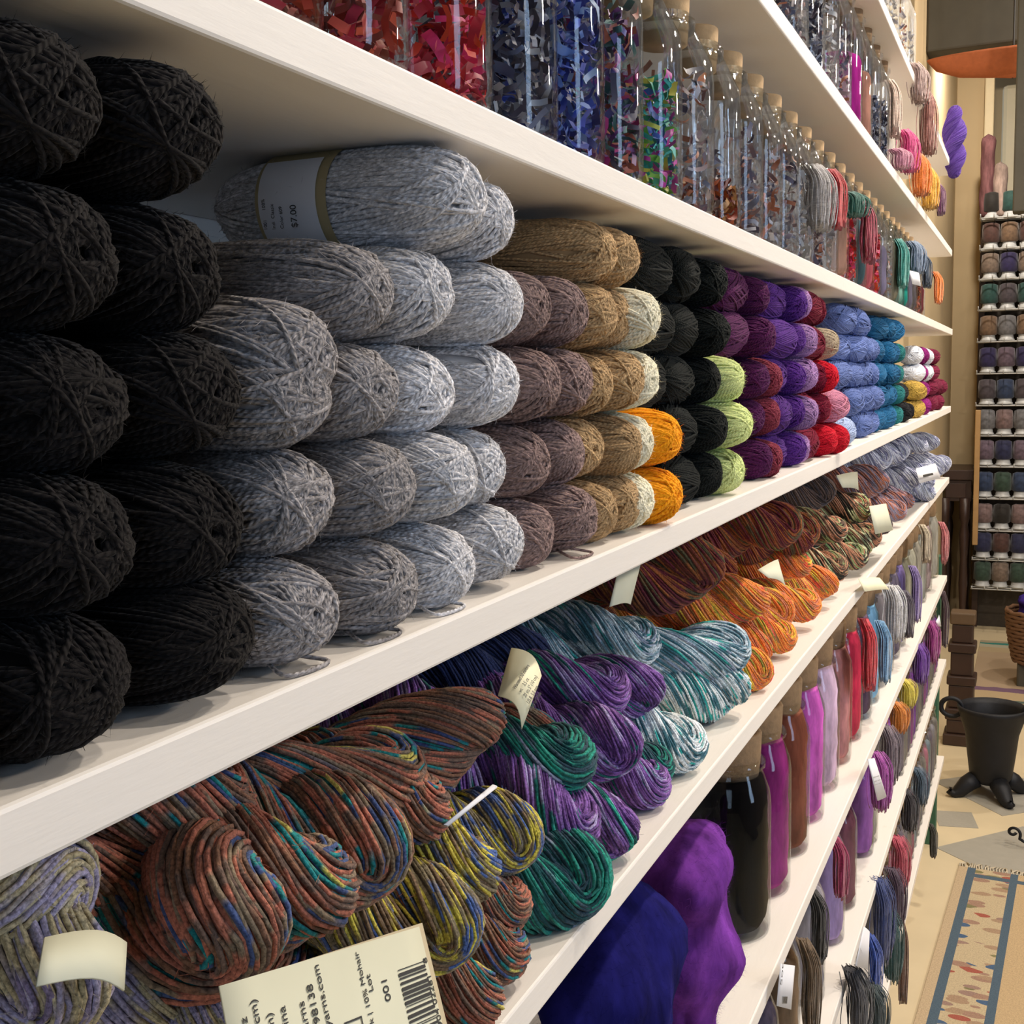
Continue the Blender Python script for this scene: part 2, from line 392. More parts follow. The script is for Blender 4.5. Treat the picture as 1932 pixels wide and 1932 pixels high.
COLS = [  # colour, right outline in the photograph, rows from the shelf upward, front x
 ('charcoal black', -70, (0, 1, 2, 3, 4), .004), ('charcoal black', 226, (0, 1, 2, 3, 4), .004), ('charcoal black', 446, (0, 1, 2, 3, 4), .002),
 ('dark grey heather', 617, (0, 1, 2, ), .0), ('dark grey heather', 752, (0, 1, 2, 3), -.003),
 ('pale blue-grey heather', 866, (0, 1, 2, 3, 4), -.002), ('pale blue-grey heather', 970, (0, 1, 2, 3, 4), -.002),
 ('mauve brown', 1042, (0, 1, 2, 3), -.006), ('mauve brown', 1106, (0, 1, 2, 3), -.006),
 ('tan', 1155, (0, 1, 2, 3, 4), -.008), ('tan', 1204, (0, 1, 2, 3, 4), -.004),
 ('cream', 1240, (0, 1, 2, 3), .002), ('orange', 1298, (0, 1), .012),
 ('black-green', 1268, (2, 3, 4), -.012), ('black-green', 1322, (0, 1, 2, 3, 4), -.01), ('black-green', 1370, (0, 1, 2, 3, 4), -.004),
 ('pale lime', 1412, (0, 1, 2), .006), ('plum purple', 1428, (3, 4), -.008), ('plum purple', 1454, (0, 1, 2, 3, 4), -.006), ('rust pink', 1476, (0, 1, 2), .0),
 ('deep violet', 1496, (0, 1, 2, 3, 4), -.008), ('deep violet', 1516, (0, 1, 2, 3, 4), -.006), ('lilac', 1534, (0, 1, 2, 3, 4), .0),
 ('dark crimson', 1548, (0, 1, 2, 3, 4), -.006), ('dark crimson', 1562, (0, 1, 2, 3, 4), -.004), ('bright red', 1576, (0, 1, 2), .004), ('beige', 1574, (3,), -.004),
 ('bright red', 1598, (0,), .01), ('rose pink', 1608, (1,), .012), ('pale blue', 1630, (0,), .006),
 ('periwinkle blue', 1612, (2, 3, 4), -.012), ('periwinkle blue', 1636, (1, 2, 3, 4), -.008), ('periwinkle blue', 1650, (0, 1, 2, 3, 4), -.008), ('periwinkle blue', 1664, (0, 1, 2, 3), -.006),
 ('teal blue', 1676, (0, 1, 2, 3, 4), -.008), ('teal blue', 1688, (0, 1, 2, 3, 4), -.008), ('teal blue', 1698, (0, 1, 2, 3, 4), -.008), ('sea green', 1707, (0, 1, 2, 3, 4), -.004),
 ('black', 1722, (0, 1), -.006), ('black', 1731, (0,), .0), ('metallic gold', 1746, (0, 1), .0), ('white', 1742, (2, 3), -.008),
 ('magenta glitter', 1757, (0, 1, 2, 3), -.004), ('white', 1763, (2, 3), -.008), ('maroon glitter', 1771, (0, 1, 2, 3), -.004), ('maroon glitter', 1781, (0, 1), .0), ('maroon glitter', 1788, (0, 1), .004)]
RW = ['bottom', 'second-lowest', 'middle', 'second-highest', 'top']
cc = {}; DONE = []
for col, ur, rows, xf in COLS:
    k = cc.get(col, 0); cc[col] = k+1
    y = y_for_right(ur, xf, .0255)
    prev = [p for p in DONE if set(p[1]) & set(rows) and p[0] < y]
    gap = y-max([p[0] for p in prev], default=0.); DONE.append((y, rows))
    ln = min(.118, max(.07, gap))
    along = ur >= 1235 and gap > .066        # farther balls lie along the shelf
    if along: y = y_for_right(ur, xf, BRY)-(ln/2-BRY)
    for r in rows:
        if col == 'pale blue-grey heather' and k == 0 and r == 4: continue
        o = yball(col, y, r, xf)
        if along: o.location.x += BL/2-BRY; o.rotation_euler.z += PI/2*rb.choice((1, -1)); o.scale = (ln/BL*rb.uniform(.92, 1.06), 1, 1.04)
        n = sum(1 for c2 in COLS if c2[0] == col)
        place = f'{ORD[k]} {col} column' if n > 1 else f'{col} column'
        rw = f'{RW[r] if r else "bottom"} row' if len(rows) > 1 else 'shelf'
        lab_ = f'{col} yarn ball in the {rw} of the {place}'
        if len(rows) == 1: lab_ = {'beige': 'beige yarn ball peeping out above the bright red balls', 'bright red': 'single bright red yarn ball jutting out at the shelf edge', 'rose pink': 'rose pink yarn ball lying above the jutting bright red one', 'pale blue': 'pale blue yarn ball at the foot of the periwinkle balls', 'black': 'single black yarn ball jutting out beside the gold ones'}[col]
        tag(o, lab_, 'yarn ball', f'{col} yarn balls on the shelf')
def loose_end(o, pts):
    c = np.array(pts); n = 24; t = np.linspace(0, len(c)-1, n); P = np.stack([np.interp(t, range(len(c)), c[:, i]) for i in range(3)], 1)
    for _ in range(3): P[1:-1] = (P[:-2]+P[1:-1]*2+P[2:])/4
    k = MB(); k.tube(P, np.tile([0, 0, 1.], (n, 1)), .0009, 5, caps=True)
    e = link('loose_end', k.mesh('loose_end', M['yarn']), None, None, None, None, tuple(o.color)); keep(e, o)
def keep(o, parent):
    if parent is not None:
        bpy.context.view_layer.update()
        o.parent = parent; o.matrix_parent_inverse = parent.matrix_world.inverted()
for o in [o for o in bpy.data.objects if o.name.startswith('yarn_ball') and o['label'].startswith(('dark grey heather yarn ball in the bottom row', 'pale blue-grey heather yarn ball in the bottom row of the first', 'mauve brown yarn ball in the bottom row of the second'))]:
    y0 = o.location.y; z0 = Z['A']+.0012
    loose_end(o, [(-.02, y0-.012, z0+.004), (-.006, y0-.02, z0), (-.003, y0-.006, z0), (-.004, y0+.01, z0), (-.012, y0+.004, z0+.002), (-.02, y0, z0+.004)])
# extra dark grey balls lying over the two dark grey columns and the labelled pale ball on top
def shaped(col, u, v, xf, label, rotx=0., rotz=0., sc_=(1, 1, 1)):
    p = at_x(u, v, xf-.022); c, h = YC[col]
    o = link('yarn_ball', rb.choice(BALLS), None, (xf-BL/2, p[1], p[2]), (rotx, 0, rotz), sc_, (*c, h))
    tag(o, label, 'yarn ball', f'{col} yarn balls on the shelf'); return o
shaped('dark grey heather', 515, 675, .0, 'dark grey heather yarn ball topping its first column beside the black balls', sc_=(1, 1.0, 1.05))
lb = shaped('pale blue-grey heather', 790, 375, -.004, 'pale blue-grey yarn ball with a white price label on top of stack', sc_=(1.15, 1.0, 1.1))
def label_band(par):
    k = MB(); n = 40; v = []; f = []
    for i in range(n+1):
        a = 2*PI*i/n
        for x in (-.028, .006): v.append((x, (BRY+.0008)*math.cos(a), (BRZ+.0008)*math.sin(a)))
    f = [(2*i, 2*i+1, 2*i+3, 2*i+2) for i in range(n)]
    k.add(v, f); b = link('paper_band', k.mesh('paper_band', M['kraft']), par); b['label'] = 'tan paper band around the ball'
    k = MB(); v = []
    for i in range(13):
        a = PI-.8+1.6*i/12
        for x in (-.026, .0015): v.append((x, (BRY+.0015)*math.cos(a), (BRZ+.0015)*math.sin(a)))
    k.add(v, [(2*i, 2*i+1, 2*i+3, 2*i+2) for i in range(12)])
    s = link('price_sticker', k.mesh('price_sticker', M['paperwhite']), b); s['label'] = 'white printed price sticker'
    return b
def text(parent, body, origin, right, up, size, mat, name='lettering', align='LEFT'):
    cu = bpy.data.curves.new(name, 'FONT'); cu.body = body; cu.size = size; cu.align_x = align; cu.materials.append(mat); cu.extrude = .00005
    tmp = bpy.data.objects.new('tmp', cu); COL.objects.link(tmp)
    me = bpy.data.meshes.new_from_object(tmp.evaluated_get(bpy.context.evaluated_depsgraph_get())); bpy.data.objects.remove(tmp)
    o = link(name, me, parent); r = Vector(right).normalized(); u = Vector(up).normalized(); n = r.cross(u)
    o.matrix_local = Matrix([[r[i], u[i], n[i], origin[i]] for i in range(3)]+[[0, 0, 0, 1]])
    return o
band = label_band(lb)
st = band.children[0]
for x, sz, tx in ((-.0222, .0022, '1001      100%'), (-.0182, .0022, 'Indi  Classic'), (-.0142, .0022, 'Color 609'), (-.0075, .0042, '$7.00')):
    th = PI+.5
    text(st, tx, (x, -(BRY+.0025)*math.cos(.3), (BRZ+.002)*math.sin(th)), (0, -.12, 1), (-1, 0, 0), sz, M['ink'])

# ------------------------------------------------------------------ hanks of dyed yarn
def hank_mesh(name, seed, mat, L=.2, rbun=.0205, R=.0185, T=1.25, N=62, seg=72, rs=.00112):
    rg = np.random.default_rng(seed)
    t1 = np.linspace(0, 2*PI, seg, endpoint=False)
    def centre(t):
        x = L/2*np.cos(t); tau = T*PI*x/(L/2)+.25*np.sin(2*t+seed)
        rr = R*np.sin(t)*(1+.12*np.sin(3*t+seed))
        return np.stack([x, rr*np.cos(tau), rr*np.sin(tau)], -1), tau
    def frame(t):
        c, tau = centre(t); c2, _ = centre(t+1e-3); c0, _ = centre(t-1e-3)
        Tn = c2-c0; Tn /= np.linalg.norm(Tn, axis=-1)[:, None]
        Bq = np.stack([0*tau, -np.sin(tau), np.cos(tau)], -1)
        b = Bq-(Bq*Tn).sum(-1)[:, None]*Tn; b /= np.linalg.norm(b, axis=-1)[:, None]
        return c, np.cross(b, Tn), b
    t = np.linspace(0, 2*PI*N, seg*N+1)
    c, n, b = frame(t)
    k = np.floor(t/(2*PI)).astype(int).clip(0, N-1)
    rad_k = np.interp(t/(2*PI), np.arange(N+1), rg.uniform(.935, 1.02, N+1))
    jit = np.interp(t/(2*PI), np.arange(N+1), rg.normal(0, .05, N+1))
    psi = t*(1./N)+jit + 1.*t
    env = 1-.28*np.abs(np.cos(t))**6+.08*np.sin(4*t+seed)
    dirv = np.cos(psi)[:, None]*n+np.sin(psi)[:, None]*b
    tang = np.cos(psi)[:, None]*b-np.sin(psi)[:, None]*n
    P = c+dirv*(rbun*rad_k*env+.0004*np.sin(t*7.37+k*2.1))[:, None]+tang*(.0007*np.sin(t*5.21+k*1.7)+.0004*np.sin(t*13.7+k))[:, None]
    mb = MB(); mb.tube(P, dirv, rs, 4, id=t/(2*PI)*.085, ulen=np.abs(((t/(2*PI)) % 1)*2-1))
    c, n, b = frame(t1); e1 = 1-.28*np.abs(np.cos(t1))**6+.08*np.sin(4*t1+seed)
    mb.tube(c, n, rbun*.955*e1, 12, closed=True, id=np.zeros(seg), ulen=np.abs(t1/PI-1))
    for q in rg.integers(0, len(P), 500): fibre(mb, P[q]+dirv[q]*rs*.8, dirv[q], rg, .003, .008)
    return mb.mesh(name, mat)
PAL = {
 'brown, teal and yellow': [(.42, .36, .09), (.03, .045, .12), (.012, .14, .15), (.25, .085, .055), (.15, .075, .045), (.1, .065, .05), (.28, .1, .065), (.16, .12, .08), (.04, .06, .14), (.015, .15, .15), (.4, .34, .08)],
 'yellow and blue': [(.05, .09, .24), (.15, .1, .06), (.45, .38, .06), (.16, .13, .08), (.06, .1, .25), (.48, .4, .07), (.26, .1, .06)],
 'purple and sea-green': [(.03, .3, .22), (.01, .08, .08), (.1, .04, .15), (.17, .08, .27), (.08, .035, .13), (.2, .1, .3), (.28, .23, .4), (.012, .1, .09), (.03, .3, .21)],
 'dark green': [(.008, .06, .06), (.02, .2, .15), (.008, .05, .055), (.03, .06, .08), (.02, .22, .16), (.2, .22, .3)],
 'teal and white': [(.03, .32, .3), (.03, .3, .28), (.55, .58, .6), (.05, .13, .16), (.58, .62, .64), (.4, .47, .5), (.03, .34, .31), (.6, .63, .64), (.04, .12, .15)],
 'slate and teal': [(.03, .27, .24), (.04, .1, .13), (.35, .42, .47), (.13, .22, .27), (.45, .51, .55), (.04, .11, .14), (.24, .28, .36), (.03, .27, .24), (.5, .55, .58)],
 'bright orange': [(.26, .27, .05), (.8, .1, .08), (.36, .2, .08), (.9, .27, .06), (.88, .2, .05), (.62, .22, .12), (.9, .3, .07), (.85, .5, .06), (.3, .3, .06), (.75, .12, .09)],
 'dark rust and olive': [(.16, .15, .03), (.2, .05, .03), (.13, .02, .03), (.32, .1, .03), (.1, .08, .04), (.36, .08, .03)],
 'sage and brown': [(.1, .06, .045), (.28, .36, .16), (.14, .09, .06), (.42, .2, .12), (.03, .025, .02), (.5, .52, .33), (.13, .22, .1)],
 'rust and blue': [(.13, .14, .25), (.1, .07, .1), (.32, .13, .09), (.22, .2, .27), (.38, .15, .1), (.07, .05, .08)],
 'grey-blue': [(.09, .1, .17), (.24, .26, .36), (.42, .45, .54), (.16, .17, .28), (.5, .52, .6), (.11, .12, .2)],
 'lavender and cream': [(.25, .22, .36), (.42, .36, .22), (.36, .33, .48), (.48, .42, .27), (.22, .18, .3)],
 'dark brown': [(.04, .03, .03), (.12, .08, .07), (.07, .06, .07), (.16, .11, .09)],
 'navy': [(.012, .018, .06), (.02, .03, .09), (.015, .02, .05)]}
GAIN = {'teal and white': 1.5, 'slate and teal': 1.4, 'bright orange': 1.15, 'purple and sea-green': 1.4, 'dark green': 1.3, 'sage and brown': 1.3, 'grey-blue': 1.3, 'rust and blue': 1.3, 'brown, teal and yellow': 1.55, 'yellow and blue': 1.4}
PAL = {k: [tuple(min(.9, q*GAIN.get(k, 1.)) for q in c) for c in v] for k, v in PAL.items()}
HM = {}
def hank(col, u, v, xf, yaw=0., pitch=0., roll=None, s=1., var=0, label=None, long=None):
    key = (col, var)
    if key not in HM:
        HM[key] = hank_mesh('yarn_skein', var*7+len(HM) % 3, HMAT.setdefault(col, dyed_material('yarn '+col, PAL[col])), L=.2 if var < 2 else .3, T=1.25 if var < 2 else 1.1)
    L = .2 if var < 2 else .3
    p = Vector(at_x(u, v, xf-.03))
    rot = (Matrix.Rotation(math.radians(yaw), 3, 'Z') @ Matrix.Rotation(math.radians(-pitch), 3, 'Y') @ Matrix.Rotation(rb.uniform(0, 6.28) if roll is None else math.radians(roll), 3, 'X'))
    c = p - rot @ Vector((1, 0, 0))*((L/2-.012)*s)
    c.z = min(max(c.z, Z['E']+.036*s), Z['A']-TH-.036*s)
    o = link('yarn_skein', HM[key], None, c, rot.to_euler(), (s, s, s))
    tag(o, label, 'yarn skein', f'{col} yarn skeins on the shelf')
    return o
HMAT = {}
m1 = 'brown, teal and yellow'; m2 = 'yellow and blue'; p1 = 'purple and sea-green'; p2 = 'dark green'; t1_ = 'teal and white'; t2_ = 'slate and teal'
o1 = 'bright orange'; o2 = 'dark rust and olive'; g1 = 'sage and brown'; r1 = 'rust and blue'; b1 = 'grey-blue'; l1 = 'lavender and cream'; d1 = 'dark brown'
HL = [  # colourway, end u, v, front x, yaw, pitch, size, variant, what sets it apart
 (m1, 868, 1372, -.035, 68, 10, 1.05, 2, 'long twisted {} skein lying along the shelf just under the board'),
 (m1, 985, 1400, -.035, 40, 6, .9, 0, '{} skein end curling below the cream label'),
 (m1, 690, 1470, -.02, 62, 4, 1.1, 2, 'long {} skein lying second under the board edge'),
 (m1, 345, 1540, -.03, 60, 0, 1.05, 1, '{} skein in the dark corner below the board'),
 (m1, 745, 1525, -.01, 25, -8, 1.0, 1, 'rust-ended {} skein behind the round yellow and blue ends'),
 (m1, 640, 1600, .0, 25, -6, 1.1, 0, 'plump {} skein end in the middle of the brown pile'),
 (m1, 530, 1680, .006, 35, -4, 1.1, 1, 'rounded rust {} skein end above the paper tag'),
 (m1, 390, 1715, .0, -15, 8, 1.15, 0, '{} skein with curved teal bands left of the paper tag'),
 (m1, 210, 1690, -.09, 0, 0, 1.1, 1, 'shadowed {} skein beside the pale lavender skeins'),
 (m2, 845, 1640, .006, 20, -5, 1.0, 0, 'round yellow and blue skein end in the middle of three'),
 (m2, 800, 1735, .014, 15, -5, 1.0, 1, 'round yellow and blue skein end nearest the barcode'),
 (m2, 940, 1575, -.002, 20, -5, .92, 1, 'round yellow and blue skein end beside the green skeins'),
 (m1, 925, 1700, .0, 25, -8, .82, 0, 'small {} skein end beneath the yellow ones'),
 (m1, 920, 1800, .006, 20, -8, .85, 1, 'small {} skein end resting on the shelf'),
 (m1, 855, 1885, .014, 20, -6, .9, 0, '{} skein end half behind the barcode tag'),
 (m1, 650, 1800, -.03, 10, 0, 1.0, 1, '{} skein just behind the top of the paper tag'),
 (m1, 480, 1850, -.05, 0, 0, 1.1, 0, 'dark {} skein behind the left corner of the paper tag'),
 (m1, 640, 1930, -.02, 10, 0, 1.0, 1, '{} skein on the shelf behind the paper tag'),
 ('navy', 975, 1235, -.10, 60, 0, 1.0, 0, 'navy blue skein behind the cream label'),
 (l1, 30, 1670, -.02, -25, 10, 1.0, 0, 'upper {} skein at the picture edge'),
 (l1, 45, 1830, -.01, 10, 0, 1.0, 1, 'lower {} skein at the picture edge'),
 (l1, 215, 1915, -.03, 30, 0, 1.0, 0, '{} skein lying below the plain pale band'),
 (l1, 395, 1960, .0, 20, 0, .8, 1, 'pale {} skein peeping up left of the paper tag'),
 (p1, 1120, 1300, -.035, 25, 4, 1.0, 0, '{} skein touching the slate skein above it'),
 (p1, 1195, 1300, -.02, 35, 0, .95, 1, '{} skein end against the long slate skein'),
 (p1, 1140, 1400, -.01, 10, -5, 1.0, 1, '{} skein in the middle of the purple heap'),
 (p2, 1030, 1440, -.01, 15, 10, 1.15, 0, 'dark green skein looped over the purple heap'),
 (p1, 1045, 1540, .0, 15, -25, 1.05, 0, '{} skein hanging down under the dark green loop'),
 (p1, 1200, 1480, -.002, 20, -10, .95, 0, '{} skein beside the small white and teal skein'),
 (p1, 1130, 1570, .006, 20, -8, 1.0, 1, 'purple {} skein end above the round green one'),
 (p2, 1055, 1675, .012, 30, -8, 1.2, 1, 'round dark green skein end lying on the shelf'),
 (p2, 1215, 1555, -.004, 25, -6, .85, 0, 'small dark green skein end at the back of the purple heap'),
 (t2_, 1360, 1225, .0, 52, 4, 1.1, 2, 'long slate and teal skein lying across the top'),
 (t2_, 1180, 1215, -.06, 20, 0, 1.1, 0, 'slate skein end behind the long slate and teal one'),
 (t1_, 1365, 1335, .004, 45, -4, .95, 1, 'teal and white skein end at the shelf edge'),
 (t1_, 1275, 1395, .004, 25, -12, 1.0, 0, 'white and teal skein next to the purple heap'),
 (o1, 1400, 1135, -.012, 20, 4, 1.05, 0, 'large {} skein on top of its heap'),
 (o1, 1455, 1150, -.008, 25, 0, 1.0, 1, '{} skein second from the top of its heap'),
 (o1, 1412, 1225, -.004, 15, -8, .9, 1, '{} skein in the middle of its heap'),
 (o1, 1462, 1225, .0, 25, -6, .9, 0, '{} skein at the front of its heap'),
 (o1, 1412, 1300, .004, 20, -8, .9, 0, 'lowest {} skein beside the teal ones'),
 (o1, 1510, 1145, .0, 25, 0, .95, 1, '{} skein at the far end of its heap'),
 (o1, 1495, 1065, -.02, 20, 0, .9, 0, '{} skein under the dark rust skein'),
 (o1, 1545, 1130, .0, 30, 0, .95, 0, '{} skein touching the sage skeins'),
 (o2, 1300, 1070, -.04, 30, 0, 1.35, 0, 'big dark rust and olive skein under the board'),
 (o2, 1340, 1075, -.06, 40, 0, 1.1, 1, 'dark rust skein half hidden behind the big one'),
 (o2, 1465, 990, -.015, 30, 0, 1.15, 1, 'dark rust and olive skein above the orange heap'),
 (o2, 1510, 1000, -.01, 40, 0, 1.0, 0, 'dark rust and olive skein next to the sage skeins'),
 (g1, 1562, 1000, -.008, 15, 0, 1.0, 0, 'dark {} skein at the near side of its heap'),
 (g1, 1610, 955, -.01, 25, 0, 1.1, 1, 'uppermost {} skein of its heap'),
 (g1, 1562, 1072, -.002, 15, 0, 1.05, 1, '{} skein in front at the bottom of its heap'),
 (g1, 1612, 1030, -.002, 20, 0, 1.05, 0, '{} skein in the middle of its heap'),
 (g1, 1606, 1098, .004, 25, 0, .95, 0, 'lowest {} skein on the shelf edge'),
 (g1, 1634, 1035, -.004, 30, 0, 1.0, 1, '{} skein at the far side of its heap'),
 (d1, 1540, 925, -.05, 20, 0, 1.1, 0, 'dark brown skein tucked under the board'),
 (d1, 1655, 1045, -.002, 20, 0, 1.0, 1, 'dark brown skein beside the pale green band'),
 (r1, 1650, 910, -.02, 20, 0, 1.05, 0, '{} skein with the plain pale band'),
 (r1, 1690, 965, -.01, 25, 0, 1.0, 1, '{} skein above the tall pale green band'),
 (r1, 1700, 1020, .0, 25, 0, 1.05, 0, '{} skein low at the shelf edge'),
 (r1, 1684, 1035, .0, 20, 0, 1.0, 1, 'lowest {} skein over the jars'),
 (b1, 1655, 865, -.04, 20, 0, 1.1, 0, 'near {} skein just under the board'),
 (b1, 1692, 850, -.03, 25, 0, 1.1, 1, 'second {} skein just under the board'),
 (b1, 1728, 840, -.02, 25, 0, 1.1, 0, 'third {} skein just under the board'),
 (b1, 1755, 835, -.01, 25, 0, 1.0, 1, 'far {} skein just under the board'),
 (b1, 1712, 905, -.01, 20, 0, 1.1, 0, '{} skein in the middle of its heap'),
 (b1, 1748, 890, -.006, 25, 0, 1.1, 1, '{} skein above the price card'),
 (b1, 1778, 885, .004, 30, 0, 1.0, 0, 'farthest {} skein hanging over the edge'),
 (b1, 1742, 945, .0, 25, 0, 1.05, 1, '{} skein below the price card'),
 (b1, 1772, 935, .006, 30, 0, 1.05, 0, 'lowest far {} skein on the shelf edge'),
 (b1, 1738, 985, .012, 20, -10, 1.2, 0, 'whitest {} skein drooping over the edge'),
]
SK = {}
for i, (c, u, v, xf, yw, pt, s, va, lab) in enumerate(HL):
    SK[i] = hank(c, u, v, xf, yw, pt, None, s, va, lab.format(c))

# ------------------------------------------------------------------ paper bands and cards on the skeins
def paper_quad(name, parent, TL, TR, BR, BL_, mat, bulge=0., n=8, th=.0006):
    TL, TR, BR, BL_ = map(np.array, (TL, TR, BR, BL_)); k = MB(); v = []
    nn = np.cross(TR-TL, BL_-TL); nn /= np.linalg.norm(nn); nn = -nn if nn[0] < 0 else nn
    for side in (0, 1):
        for j in range(2):
            for i in range(n+1):
                a = i/n; top = TL+(TR-TL)*a; bot = BL_+(BR-BL_)*a
                v.append((top if j == 0 else bot)+nn*(bulge*math.sin(PI*a)-side*th))
    m = n+1; f = []
    for i in range(n):
        f += [(i, i+1, m+i+1, m+i), (2*m+i, 3*m+i, 3*m+i+1, 2*m+i+1), (i, 2*m+i, 2*m+i+1, i+1), (m+i, m+i+1, 3*m+i+1, 3*m+i)]
    f += [(0, m, 3*m, 2*m), (n, 2*m+n, 3*m+n, m+n)]
    k.add(v, f); o = link(name, k.mesh(name, mat)); keep(o, parent); return o, nn
def keep(o, parent):
    if parent is not None:
        bpy.context.view_layer.update()
        o.parent = parent; o.matrix_parent_inverse = parent.matrix_world.inverted()
def wtext(parent, body, o3, right, up, size, mat, align='LEFT'):
    o = text(None, body, o3, right, up, size, mat, align=align); keep(o, parent); return o
def px(u, v, x): return at_x(u, v, x)
def on_ray(u, v, TR, e):       # point on the pixel ray that makes a right angle at TR with edge e
    d = ray(u, v); t = np.dot(TR-CAM, e)/np.dot(d, e); return CAM+d*t
# the big hanging tag with the bar code
TL = px(415, 1860, .034); TR = px(791, 1748, .034); e = TR-TL
dn = on_ray(845, 1975, TR, e)-TR; dn = dn/np.linalg.norm(dn)*.1
tagroot, nn = paper_quad('paper_tag', None, TL, TR, TR+dn, TL+dn, M['paper'], .0015)
tag(tagroot, 'large pale green paper tag with washing symbols and a bar code', 'paper tag')
b2, _ = paper_quad('tag_back', tagroot, TL+e*.35+nn*-.003, TR+e*.055+nn*-.002-dn*.01, TR+e*.065+dn-nn*.002, TL+e*.35+dn-nn*.003, M['paperdark'], .001)
b2['label'] = 'tan second leaf behind the printed leaf'
ue = e/np.linalg.norm(e); ud = dn/np.linalg.norm(dn); W = np.linalg.norm(e)
def cardpt(a, d, lift=.0003): return TL+ue*a*W+ud*d+nn*(lift+.0015*math.sin(PI*min(1., max(0., a))))
for a, d, sz, tx in ((.07, .010, .0045, '3.5 oz'), (.115, .006, .0046, '4" / (10 cm)'), (.165, .011, .0046, '5.0 mm)'), (.22, .0105, .0048, 'Made in China'),
                    (.30, .011, .0048, 'Cascade Yarns'), (.35, .007, .0048, 'Seattle, WA, 98138'), (.395, .002, .0046, 'www.cascadeyarns.com'),
                    (.60, .002, .0038, '65% | 25% Silk | 10% Mohair'), (.635, .010, .0042, 'Lot'), (.67, .042, .0042, 'Color'), (.72, .0125, .0054, '001'), (.765, .042, .0054, '9415')):
    wtext(tagroot, tx, cardpt(a, d), -ud, -ue, sz, M['ink'], 'RIGHT')
k = MB(); rb2 = random.Random(3); d0 = .012
def flat(k, a0, a1, d0, d1, lift=.0003):
    k.add([cardpt(a0, d0, lift), cardpt(a1, d0, lift), cardpt(a1, d1, lift), cardpt(a0, d1, lift)], [(0, 1, 2, 3)])
while d0 < .06:
    wd = rb2.choice((.0003, .0003, .0006, .0009, .0012)); flat(k, .795, .975, d0, d0+wd); d0 += wd+rb2.choice((.0004, .0006, .0009))
bc = link('bar_code', k.mesh('bar_code', M['ink'], False)); keep(bc, tagroot)
wtext(tagroot, '8   86904 02281   8', cardpt(.995, .011), -ud, -ue, .0044, M['ink'], 'RIGHT')
k = MB()                                                    # washing symbols: dry flat square and hand-wash tub
for (a, d, sq) in ((.5, .027, 1), (.5, .045, 0)):
    h = .0055; t = .0006; wa = h/W
    if sq:
        flat(k, a-wa, a+wa, d-h, d-h+t); flat(k, a-wa, a+wa, d+h-t, d+h); flat(k, a-wa, a-wa+t/W, d-h, d+h); flat(k, a+wa-t/W, a+wa, d-h, d+h); flat(k, a-t/W, a+t/W, d-h*.45, d+h*.45)
    else:
        flat(k, a-wa, a+wa, d-h, d-h+t); flat(k, a-wa, a+wa, d+h-t, d+h); flat(k, a+wa-t/W, a+wa, d-h, d+h); flat(k, a-wa, a+wa*.1, d-h*.3, d+h*.4); flat(k, a-wa*1.1, a-wa*.5, d-h*.8, d+h*.1)
sy = link('washing_symbols', k.mesh('washing_symbols', M['ink'], False)); keep(sy, tagroot)
# cream label on the brown skein by the navy one
A_, B_, C_, D_ = px(965, 1222, -.03), px(1022, 1275, -.012), px(985, 1375, -.004), px(940, 1312, -.02)
lab, ln = paper_quad('paper_label', SK[1], A_, B_, C_, D_, M['creampaper'], .006); lab['label'] = 'cream paper label with printed lines'
for i, tx in enumerate(('Worsted 50 meters', 'wt.   3.5 oz', '20 sts 5" (10 cm)', 'US 8  5.0 mm', 'Made in China')):
    a = .3+.15*i
    wtext(lab, tx, A_+(B_-A_)*a+(D_-A_)*.85+ln*(.0062*math.sin(PI*a)+.0008), A_-D_, (A_-B_), .0031, M['ink'])
def band_px(name, sk, q, xs, mat, bulge, lab):
    o, n_ = paper_quad(name, SK[sk], *[px(u, v, x) for (u, v), x in zip(q, xs)], mat, bulge); o['label'] = lab; return o, n_
band_px('paper_band', 22-0, [(85, 1768), (240, 1778), (235, 1868), (70, 1860)], (-.01, -.01, .004, .004), M['paper'], .004, 'plain pale grey-green paper band')
band_px('paper_label', 4, [(930, 1480), (938, 1486), (845, 1560), (838, 1556)], (-.02, -.02, -.01, -.01), M['paperwhite'], .001, 'white paper label seen on edge')
band_px('paper_band', 44, [(1170, 1060), (1215, 1040), (1190, 1140), (1150, 1145)], (-.1, -.1, -.08, -.08), M['paper'], .004, 'pale green paper band')
band_px('paper_band', 36, [(1430, 1075), (1468, 1055), (1482, 1105), (1450, 1090)], (-.03, -.025, -.012, -.02), M['paper'], .003, 'pale cream paper band')
band_px('paper_band', 51, [(1640, 955), (1672, 950), (1685, 1000), (1652, 1008)], (-.0, .0, .012, .01), M['paper'], .006, 'tall pale green paper band')
band_px('paper_band', 53, [(1620, 1092), (1660, 1090), (1678, 1112), (1632, 1116)], (.004, .004, .016, .014), M['creampaper'], .003, 'cream folded paper band')
band_px('paper_band', 56, [(1578, 897), (1618, 890), (1620, 925), (1590, 920)], (-.05, -.05, -.04, -.04), M['paper'], .004, 'plain pale paper band')
pc, n_ = band_px('price_card', 65, [(1728, 884), (1765, 874), (1775, 902), (1735, 912)], (.004, .006, .014, .012), M['paperwhite'], .002, 'white price card with a dark printed bar')
k = MB(); q = [px(u, v, .022) for u, v in ((1741, 896), (1760, 892), (1761, 896), (1742, 901))]; k.add(q, [(0, 1, 2, 3)]); keep(link('print', k.mesh('print', M['ink'], False)), pc)

